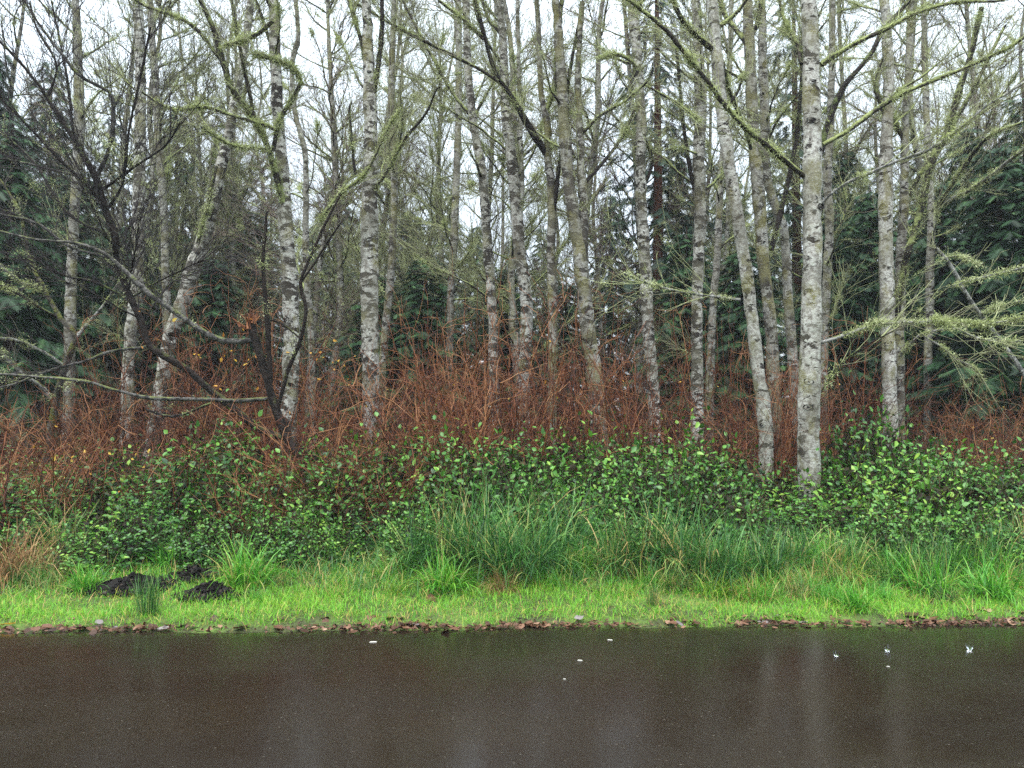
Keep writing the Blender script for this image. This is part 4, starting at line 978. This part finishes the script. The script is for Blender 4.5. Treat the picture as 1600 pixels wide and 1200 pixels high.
rush = [tuft_proto('rush_clump', 'sedge', 130, (0.22, 0.42), (0.05, 0.4), 0.0022, 0.08, 0.45, 0.25)]
straw = [tuft_proto('straw_clump', 'straw', 300, (0.3, 0.8), (0.35, 1.7), 0.0032, 0.18, 0.42, 0.0) for _ in range(2)]
meadow = [tuft_proto('meadow_tuft', mt_, 300, (0.14, 0.5), (0.2, 1.2), 0.0032, 0.22, tm_, dr_) for mt_, tm_, dr_ in (('sedge', 0.5, 0.3), ('grass', 0.25, 0.3), ('sedge', 0.7, 0.15), ('bright_tuft', 0.4, 0.2))]

def put(protos, x, y, s, lab, cat, grp):
    p = ground_at(x, y); protos[int(R.integers(0, len(protos)))].place(p, R.uniform(0, 6.28), s, lab, cat, grp)

SED = [(660, 868, 0.85, 'tall blue-green tussock with straw tips at the hidden end of the grass bank'), (712, 862, 1.0, 'tall blue-green tussock behind the dense bright tuft'), (762, 872, 1.05, 'tall arching tussock second along from the dense bright tuft'),
       (812, 880, 1.0, 'tall arching tussock in the thickest stretch of the grass bank'), (852, 868, 1.0, 'tall tussock crossed by one bent pale blade'), (900, 850, 1.0, 'upright tussock leaning against leafy shrubs at the centre'),
       (735, 845, 1.05, 'rear tussock half sunk in green leaves above the dense bright tuft'), (830, 838, 1.1, 'rear tussock below the spotted bending alder'), (960, 870, 0.8, 'loose tussock with shaded blades below the pressed-stem alder'),
       (1010, 872, 1.0, 'tall tussock below the speckled hooked alder'), (1050, 868, 1.05, 'dense tussock with fine drooping tips below the upright grey alder'), (1085, 880, 0.9, 'tussock with two straw stems beside it'),
       (1130, 885, 0.85, 'dark tussock left of the lime-bright tuft'), (1195, 880, 0.75, 'drooping tussock in front of the curved pale alder'), (1240, 868, 0.7, 'shaded tussock in front of the thickest alder'),
       (1385, 858, 0.75, 'tussock under the broad leafy mound'), (1440, 850, 0.7, 'loose drooping tussock below the twin alders'), (1500, 855, 0.7, 'tussock mixed with straw right of the leafy mound'), (1590, 850, 0.75, 'green tussock cut by the right picture edge'),
       (1325, 868, 0.6, 'arching tussock at the foot of the tall leafy mound'), (1475, 872, 0.7, 'wide drooping tussock before the straw at the right'), (1545, 868, 0.75, 'tall tussock beside the upright tan straw'), (1420, 878, 0.6, 'loose green tussock behind the tall tuft with the bare foot'), (100, 850, 0.85, 'upright green tussock left of the dark leafy shrubs'), (30, 800, 0.9, 'dark grass tussock at the left edge under the crooked tree'), (75, 790, 0.9, 'shaded grass tussock beneath the crooked mossy tree'), (605, 845, 0.6, 'small tussock caught under the fallen bramble stems')]
for x, y, s, lab in SED: put(sedge, x, y + 30, s, lab, 'grass tussock', 'tall blue-green tussocks')
BRI = [(692, 925, 1.15, 'dense round emerald tuft alone on the short verge grass'), (388, 915, 1.25, 'big bright tuft spilling over beside the rounder soil heap'), (268, 890, 0.95, 'bright tuft growing between the two soil heaps'), (205, 888, 0.85, 'bright tuft behind the wider soil heap'),
       (150, 885, 0.7, 'small bright tuft left of the soil heaps'), (1150, 868, 1.2, 'lime-bright tuft standing tall beside the shaded tussocks'), (1045, 885, 1.0, 'bright tuft at the foot of the dense drooping tussock'), (905, 895, 1.0, 'bright tuft in mid verge below the centre tussock'),
       (1290, 890, 1.1, 'bright tuft below the dark hollow under the leafy mound'), (1250, 895, 0.9, 'soft bright tuft left of the dark hollow'), (1400, 912, 1.05, 'spreading light tuft right of the dark hollow'), (1455, 930, 1.1, 'tall loose tuft with a bare dark foot near the road'),
       (1340, 955, 0.75, 'short bright tuft close to the road edge leaves'), (1550, 935, 1.1, 'yellow-green tuft bulging toward the road at the right'), (1180, 875, 0.9, 'fresh green tuft beside the lime-bright one'), (610, 905, 0.7, 'small light tuft below the bramble stems'),
       (135, 925, 0.8, 'flattened green tuft in front of the wider soil heap'), (1490, 900, 1.0, 'bright tuft in front of the straw on the right'), (1580, 890, 1.1, 'lush bright tuft at the far right of the verge')]
for x, y, s, lab in BRI: put(brite, x, y, s, lab, 'grass tuft', 'bright tufts on the verge')
for x, y, s, lab in [(232, 962, 1.0, 'thin spiky rush clump in front of the soil heaps'), (1455, 925, 1.2, 'spiky rush clump inside the tall loose tuft'), (1020, 948, 0.6, 'tiny rush clump on the verge below the centre')]: put(rush, x, y, s, lab, 'rush', 'rush clumps')
for x, y, s, lab in [(8, 905, 1.1, 'heap of bent straw at the left picture edge'), (40, 900, 0.8, 'tan straw clump beside the bent straw heap'), (75, 905, 0.55, 'short straw clump near the soil heaps'), (1535, 845, 1.0, 'upright tan straw clump near the right edge'), (1500, 862, 0.8, 'thin straw stalks standing among the right-hand tussocks'), (1350, 872, 0.6, 'few pale stalks under the tall leafy mound'), (1580, 845, 0.85, 'ragged straw clump at the right edge'),
                     (1415, 860, 0.7, 'single straw clump below the twin alders'), (655, 855, 0.8, 'straw clump at the start of the grass bank'), (785, 925, 0.45, 'flattened straw patch in front of the grass bank'), (430, 880, 0.6, 'thin straw stems behind the big bright tuft'), (205, 870, 0.6, 'straw stems behind the wider soil heap'),
                     (1095, 905, 0.55, 'bent straw clump below the dark tussock'), (1075, 850, 0.75, 'two-toned straw stems among the tall tussocks')]: put(straw, x, y, s, lab, 'dry grass', 'dry straw clumps')
# the uncut fringe behind the short verge grass
k = 0
for x in np.arange(-20, 1640, 34):
    for y in (888, 903, 917, 930):
        if 140 < x < 380 and y > 885: continue
        if y > 922 and R.random() < 0.6: continue
        if x < 640 and R.random() < 0.35: continue
        p = ground_at(x + R.normal(0, 10), y + R.normal(0, 6)); k += 1
        meadow[int(R.integers(0, 4))].place(p, R.uniform(0, 6.28), R.uniform(0.4, 0.95) * (1.0 if x > 1000 else 0.75) * (0.75 if y > 905 else 1.0), 'small ragged meadow tuft in the uncut fringe between lawn and tall growth', 'grass tuft', 'meadow tufts of the uncut fringe')

# short verge grass: one uncountable sward
G = Geo(); n = 82000
xx = R.uniform(-6.6, 6.6, n); e = R.uniform(0.02, 1.0, n) ** 1.1 * 1.75
yy = edge_y(xx) + e
patch = 0.5 + 0.5 * np.sin(xx * 1.9 + np.sin(yy * 2.7) * 1.3) * np.cos(yy * 3.3 + xx * 0.8) ; fine = 0.5 + 0.5 * np.sin(xx * 7.3 + yy * 5) * np.sin(yy * 9.1 - xx * 3.3)
thin = 0.30 * (1 - sstep(0.05, 0.24, e)) + 0.12
soil_c = [(P(0, 0, 1), 0)]
def heap_clear(xx, yy):
    m = np.zeros(len(xx), bool)
    for (hx, hy, rx, ry) in HEAPS: m |= ((xx - hx) / rx) ** 2 + ((yy - hy) / ry) ** 2 < 0.95 * R.uniform(0.6, 1.4, len(xx))
    return m
HEAPS = []
for (x, y, rx, ry) in [(206, 917, 0.27, 0.20), (303, 903, 0.22, 0.16), (331, 930, 0.17, 0.14)]:
    p = ground_at(x, y); HEAPS.append((p[0], p[1], rx, ry))
keep = (R.random(n) > thin * (1.2 - patch) * 1.6) & ~heap_clear(xx, yy) & ((e > 0.12 + 0.07 * np.sin(xx * 2.9) + 0.05 * np.sin(xx * 7.7)) | (R.random(n) < 0.12))
xx, yy, e, patch, fine = (q[keep] for q in (xx, yy, e, patch, fine)); n = len(xx)
b = np.stack([xx, yy, gz(xx, yy)], 1)
L = R.uniform(0.035, 0.085, n) * (0.75 + 0.5 * patch + 0.35 * fine) * (1 + 0.5 * sstep(1.0, 2.2, e))
t = np.clip(0.40 + 0.22 * patch + R.normal(0, 0.14, n), 0, 0.85); t = np.where(R.random(n) < 0.07 + 0.30 * (1 - patch) ** 2, R.uniform(0.84, 1.0, n), t)
blades(G, b, L, R.uniform(0.15, 1.25, n), R.uniform(0.0013, 0.0026, n), t, 4)
# longer mixed grass where the mower does not reach, with matted dead blades
n = 9000; xx = R.uniform(-6.4, 6.4, n); e = 0.6 + 1.5 * R.beta(2.0, 1.6, n) + 0.12 * np.sin(xx * 2.1) + 0.1 * np.sin(xx * 5.3); yy = edge_y(xx) + e
hp = 0.5 + 0.5 * np.sin(xx * 1.3 + 0.7) * np.sin(yy * 2.1 + xx * 0.6); kp = ~heap_clear(xx, yy) & ((xx > -1.6) | (e > 1.5) | (R.random(n) < 0.45))
xx, yy, e, hp = (q[kp] for q in (xx, yy, e, hp)); n = len(xx)
t = np.clip(R.normal(0.22, 0.16, n) + 0.12 * hp, 0, 0.8); t = np.where(R.random(n) < 0.12 + 0.22 * (1 - hp), R.uniform(0.88, 1.0, n), t)
blades(G, np.stack([xx, yy, gz(xx, yy)], 1), R.uniform(0.08, 0.34, n) * (0.6 + 0.6 * hp) * (0.6 + 0.4 * sstep(0.8, 1.8, e)), R.uniform(0.2, 1.5, n), R.uniform(0.0018, 0.0034, n), t, 5)
o = G.build('grass', M['grass'], kind='stuff'); tag(o, 'short bright green wet grass of the roadside verge', 'grass')

G = Geo(); n = 30000; xx = R.uniform(-6.6, 6.6, n); e = 0.85 + 1.5 * R.beta(1.8, 1.5, n) + 0.14 * np.sin(xx * 1.7) + 0.10 * np.sin(xx * 4.9 + 1); yy = edge_y(xx) + e
hp = 0.5 + 0.5 * np.sin(xx * 1.5 + 0.2) * np.sin(yy * 1.9 + xx * 0.9); kp = ~heap_clear(xx, yy) & ((xx > -1.4) | (e > 1.4) | (R.random(n) < 0.35)) & (R.random(n) < 0.45 + 0.6 * hp)
xx, yy, e, hp = (q[kp] for q in (xx, yy, e, hp)); n = len(xx)
t = np.clip(R.normal(0.50, 0.24, n), 0, 0.88); t = np.where(R.random(n) < 0.10 + 0.16 * (1 - hp), R.uniform(0.93, 1.0, n), t)
blades(G, np.stack([xx, yy, gz(xx, yy)], 1), R.uniform(0.10, 0.42, n) * (0.65 + 0.5 * hp) * (0.5 + 0.5 * sstep(0.9, 1.9, e)), R.uniform(0.2, 1.5, n), R.uniform(0.0022, 0.0042, n), t, 5)
o = G.build('long_grass', M['sedge'], kind='stuff'); tag(o, 'long arching mixed grass between the short verge and the shrubs', 'grass')

# ------------------------------------------------------------------ black soil heaps
def soil_heap(hx, hy, rx, ry, h, lab, ncl):
    z0 = float(gz(hx, hy)); root = empty('soil_heap', (hx, hy, z0), lab, 'soil heap', 'black soil heaps')
    nr, na = 16, 36; G = Geo(); V = []
    ph = R.uniform(0, 6, 4)
    def top(u, a): return h * (1 - u ** 1.3) * (0.75 + 0.35 * math.sin(3 * a + ph[0]) * u + 0.3 * math.sin(2 * a + ph[1] + 3 * u) + 0.25 * math.sin(7 * a + 9 * u))
    for i in range(nr):
        u = i / (nr - 1)
        for j in range(na):
            a = 2 * np.pi * j / na; q = u * (1 + 0.22 * math.sin(2 * a + ph[2]) + 0.14 * math.sin(5 * a + ph[3]))
            V.append([q * rx * math.cos(a), q * ry * math.sin(a), top(u, a) - 0.012 * u + (R.normal(0, 0.008) if i < nr - 1 else -0.02)])
    i = np.arange(nr * na).reshape(nr, na)
    G.add(np.array(V), np.stack([i[:-1], np.roll(i, -1, 1)[:-1], np.roll(i, -1, 1)[1:], i[1:]], -1).reshape(-1, 4), R.uniform(0.1, 0.7, nr * na))
    G.build('mound', M['soil'], root, smooth=False)
    # clods
    oc = np.array([[1, 0, 0], [-1, 0, 0], [0, 1, 0], [0, -1, 0], [0, 0, 1], [0, 0, -1.0]]); of = np.array([[0, 2, 4], [2, 1, 4], [1, 3, 4], [3, 0, 4], [2, 0, 5], [1, 2, 5], [3, 1, 5], [0, 3, 5]])
    G = Geo(); a = R.uniform(0, 6.28, ncl); u = np.sqrt(R.random(ncl)) * (1.0 + 0.45 * R.random(ncl) ** 3)
    pos = np.stack([u * rx * np.cos(a), u * ry * np.sin(a), np.array([top(min(1, q), b) for q, b in zip(u, a)]) + 0.003], 1)
    X = rand_dir(ncl); Y = unit(np.cross(X, rand_dir(ncl))); Z = np.cross(X, Y); s = (R.gamma(2.2, 0.0042, ncl) + 0.004)[:, None]
    G.stamps(oc, of, pos, X * s, Y * s * R.uniform(0.6, 1, (ncl, 1)), Z * s * R.uniform(0.5, 0.9, (ncl, 1)), np.clip(R.normal(0.4, 0.3, ncl), 0, 1))
    G.build('clods', M['soil'], root, smooth=False, kind='stuff')
    return root
HL = ['wider heap of wet black soil dug out on the verge', 'black soil heap further back between two bright tufts', 'small round black soil heap beside the big bright tuft']
for (hx, hy, rx, ry), lab, h in zip(HEAPS, HL, (0.09, 0.085, 0.095)): soil_heap(hx, hy, rx * 1.45, ry * 1.2, h, lab, 1500)

# ------------------------------------------------------------------ leaf litter along the road edge
def leaf_mesh(seed, mat):
    r = np.random.default_rng(seed); curl = r.uniform(-0.2, 0.35); tw = r.uniform(-0.5, 0.5)
    nU, nW = 6, 5; V = []
    for i in range(nU):
        u = i / (nU - 1); half = 0.36 * math.sin(math.pi * min(1, u * 0.93 + 0.05)) ** 0.8 * (1 + r.normal(0, 0.08)) + 0.01
        for j in range(nW):
            v = (j / (nW - 1) - 0.5) * 2
            V.append([u - 0.5, v * half, curl * (v * v * 0.28 * half * 2 + (u - 0.5) ** 2 * 0.7) + tw * v * (u - 0.5) * 0.3 + r.normal(0, 0.02)])
    V = np.array(V); i = np.arange(nU * nW).reshape(nU, nW)
    G = Geo(); G.add(V, np.stack([i[:-1, :-1], i[:-1, 1:], i[1:, 1:], i[1:, :-1]], -1).reshape(-1, 4), np.clip(r.normal(0.45, 0.1), 0, 1))
    return G.mesh('fallen_leaf', M[mat])
leaf_meshes = [leaf_mesh(s, 'dead_leaf') for s in range(8)] + [leaf_mesh(s, 'dead_leaf_grey') for s in (20, 21)]
yellow_leaf_mesh = leaf_mesh(30, 'yellow_leaf')
def lay_leaf(x, y, z, s, me, lab, grp):
    o = bpy.data.objects.new('fallen_leaf', me); col.objects.link(o)
    o.location = (x, y, z); o.scale = (s, s, s); o.rotation_euler = (R.normal(0, 0.20), R.normal(0, 0.20), R.uniform(0, 6.28))
    tag(o, lab, 'leaf', grp)
n = 280
lx = R.uniform(-4.3, 4.3, n * 6); dens = np.clip(0.55 + 0.22 * np.sin(lx * 1.7 + 2) + 0.2 * np.sin(lx * 4.1) + 0.12 * np.sin(lx * 11), 0.12, 1)
lx = lx[R.random(n * 6) < dens][:n]
for x in lx:
    e = abs(R.normal(0.05, 0.07)) if R.random() < 0.75 else R.uniform(-0.1, 0.35)
    y = float(edge_y(x)) + e
    me = leaf_meshes[int(R.integers(0, 8))] if R.random() < 0.95 else leaf_meshes[8 + int(R.integers(0, 2))]
    lay_leaf(x, y, max(float(gz(x, y)), 0.0) + R.uniform(0.006, 0.018), R.uniform(0.04, 0.09), me, 'brown fallen leaf in the litter line along the road edge', 'leaves in the litter line')
# the crumbled rest of the litter
G = Geo(); n = 5200; x = R.uniform(-6, 6, n); x = x[R.random(n) < np.clip(0.40 + 0.2 * np.sin(x * 1.7 + 2) + 0.2 * np.sin(x * 4.1) + 0.12 * np.sin(x * 11), 0.08, 1)]; n = len(x); e = np.abs(R.normal(0.045, 0.065, n)) ; y = edge_y(x) + e
nr = unit(np.array([0, 0, 1.0]) + R.normal(0, 0.45, (n, 3)))
G.stamps(LEAF_V, LEAF_F, np.stack([x, y, np.maximum(gz(x, y), -0.005) + R.uniform(0.004, 0.022, n)], 1), *leaf_axes(n, nr, R.uniform(0.015, 0.05, n)), np.clip(R.normal(0.4, 0.22, n), 0, 1))
o = G.build('leaf_litter', M['dead_leaf'], kind='stuff'); tag(o, 'crumbled brown leaf litter along the edge of the road', 'leaf litter')
for (px_, py_, s, me, lab) in [(12, 984, 0.11, yellow_leaf_mesh, 'orange-yellow fallen leaf at the left end of the road edge'), (55, 997, 0.075, leaf_meshes[1], 'lone tan leaf lying on the wet road at the left'), (155, 980, 0.08, leaf_meshes[8], 'large pale grey leaf in the grass edge before the rush clump'),
                               (1345, 952, 0.07, leaf_meshes[9], 'grey curled leaf lying on the verge grass by the short bright tuft'), (1215, 968, 0.08, leaf_meshes[8], 'pale grey leaf in the road edge below the thickest alder'), (905, 975, 0.09, leaf_meshes[9], 'large grey-brown leaf in the thick litter at the centre'),
                               (1425, 965, 0.12, leaf_meshes[2], 'big upright brown leaf at the road edge below the twin alders'), (675, 940, 0.10, leaf_meshes[3], 'dark fallen leaf at the foot of the dense emerald tuft')]:
    p = ground_at(px_, py_); lay_leaf(p[0], p[1], max(p[2], 0.004) + 0.03, s, me, lab, 'single fallen leaves')
# chips on the road
for (px_, py_, L, lab) in [(953, 998, 0.036, 'pale straight chip on the wet road nearest the verge'), (906, 1031, 0.032, 'pale short chip lying in the middle of the wet road'), (583, 1001, 0.05, 'dull wood sliver on the wet road'), (1388, 1041, 0.02, 'small white fleck on the road at the right'), (882, 1061, 0.016, 'tiny white fleck on the road at the centre')]:
    u = (py_ - 640) ; p = P(px_, py_, 1.0); dv = p - np.array([0, 0, CAM_H]); tq = (CAM_H - 0.02) / -dv[2]; q = np.array([0, 0, CAM_H]) + dv * tq
    zz = float(np.interp(q[1] - edge_y(q[0]), er, zr))
    G = Geo(); V = np.array([[sx * L * 0.5 * (0.8 if sz > 0 else 1), sy * L * 0.16 + 0.1 * L * 0.2 * sx, 0.0015 + sz * 0.004] for sz in (0, 1) for sx, sy in ((-1, -1), (-0.2, -1.15), (1, -0.8), (1, 1), (0.1, 1.1), (-1, 0.9))])
    G.add(V, [[0, 1, 7, 6], [1, 2, 8, 7], [2, 3, 9, 8], [3, 4, 10, 9], [4, 5, 11, 10], [5, 0, 6, 11], [6, 7, 10, 11], [7, 8, 9, 10]])
    o = G.build('wood_chip', M['pale_chip'], smooth=False); o.location = (q[0], q[1], zz); o.rotation_euler = (0, 0, R.uniform(-0.4, 0.4)); tag(o, lab, 'chip', 'chips on the road')

# rain drops striking the road: a thin crown of water with beads
def mat_water():
    t = NT('splash_water'); b = t.N('BsdfPrincipled'); b.inputs['Base Color'].default_value = (0.85, 0.9, 0.95, 1); b.inputs['Roughness'].default_value = 0.12
    b.inputs['Transmission Weight'].default_value = 1.0; b.inputs['IOR'].default_value = 1.33; t.l.new(b.outputs[0], t.out.inputs['Surface']); return t.m
M['water'] = mat_water()
for (px_, py_, s, lab) in [(1307, 1026, 0.75, 'rain splash on the road below the thickest alder'), (1387, 1018, 0.9, 'middle one of three rain splashes on the wet road'), (1515, 1015, 0.9, 'rain splash on the road furthest to the right')]:
    p = P(px_, py_, 1.0); dv = p - np.array([0, 0, CAM_H]); tq = (CAM_H - 0.012) / -dv[2]; q = np.array([0, 0, CAM_H]) + dv * tq
    root = empty('rain_splash', (q[0], q[1], 0.012), lab, 'splash', 'rain splashes')
    G = Geo(); na = 14; V = []
    rays = R.uniform(0.0, 1.0, na) ** 2
    for (rr, hh) in ((0.010, 0.0), (0.014, 0.35), (0.021, 1.0)):
        for j in range(na):
            a = 2 * np.pi * j / na; V.append([rr * s * math.cos(a), rr * s * math.sin(a), hh * (0.010 + 0.020 * rays[j]) * s])
    i = np.arange(3 * na).reshape(3, na)
    G.add(np.array(V), np.stack([i[:-1], np.roll(i, -1, 1)[:-1], np.roll(i, -1, 1)[1:], i[1:]], -1).reshape(-1, 4)); G.build('crown', M['water'], root)
    n = 9; a = R.uniform(0, 6.28, n); st = np.stack([0.02 * np.cos(a), 0.02 * np.sin(a), np.full(n, 0.018)], 1) * s
    G = Geo(); G.tubes(wander(st, np.stack([np.cos(a) * 0.35, np.sin(a) * 0.35, np.ones(n)], 1), R.uniform(0.012, 0.035, n), 3, 0.05), np.repeat([[0.0016, 0.0012, 0.0004]], n, 0), 4); G.build('jets', M['water'], root, kind='stuff')

# ------------------------------------------------------------------ yellow leaves still hanging
def yellow_sapling(x, d, h, spread, nl, lab, tint=0.5):
    p = P(x, 640, d); z = float(gz(p[0], p[1])); root = empty('yellow_sapling', (p[0], p[1], z), lab, 'sapling', 'saplings with yellow leaves')
    n = 7; Pt = wander(np.zeros((n, 3)) + [0, 0, -0.05], rand_dir(n, 0.9, 1.0), np.full(n, h) * R.uniform(0.8, 1.08, n), 8, 0.09)
    G = Geo(); G.tubes(Pt, taper(np.full(n, 0.009), np.full(n, 0.003), 8), 4, R.uniform(0.2, 0.6, n)); G.build('stems', M['cane'], root, kind='stuff')
    k = R.integers(0, n, nl); q = Pt[k, R.integers(6, 8, nl)] + R.normal(0, spread, (nl, 3)) * [1, 1, 0.7]
    nr = unit(np.array([0, -0.7, 0.6]) + R.normal(0, 0.5, (nl, 3)))
    G = Geo(); G.stamps(LEAF_V, LEAF_F, q, *leaf_axes(nl, nr, R.uniform(0.035, 0.07, nl)), np.clip(R.normal(tint, 0.25, nl), 0, 1)); G.build('leaves', M['yellow_leaf'], root, kind='stuff')
yellow_sapling(425, 10.2, 2.75, 0.16, 46, 'sapling with orange-yellow leaves just behind the splintered top of the snag', 0.4)
yellow_sapling(48, 14.5, 1.35, 0.20, 70, 'golden-leaved sapling low at the left behind the crooked tree', 0.4)
yellow_sapling(176, 8.9, 1.05, 0.10, 14, 'pale yellow leaf cluster on top of the green shrubs at the left', 0.95)
yellow_sapling(1560, 13.0, 1.1, 0.2, 26, 'small yellowing sapling among the brambles near the right edge', 0.7)

# ------------------------------------------------------------------ mist between the trees
V = np.array([[x, y, z] for z in (-1.6, 27.5) for x, y in ((-165, -165), (165, -165), (165, 175), (-165, 175))], float)
G = Geo(); G.add(V, [[0, 3, 2, 1], [4, 5, 6, 7], [0, 1, 5, 4], [1, 2, 6, 5], [2, 3, 7, 6], [3, 0, 4, 7]])
hm = NT('haze_air'); pv = hm.N('VolumePrincipled'); pv.inputs['Color'].default_value = (0.74, 0.80, 0.86, 1); pv.inputs['Density'].default_value = HAZE_DENSITY; pv.inputs['Anisotropy'].default_value = 0.0
hm.l.new(pv.outputs[0], hm.out.inputs['Volume'])
o = G.build('haze', hm.m, kind='stuff', smooth=False); tag(o, 'thin pale rain mist hanging between the trees', 'haze')
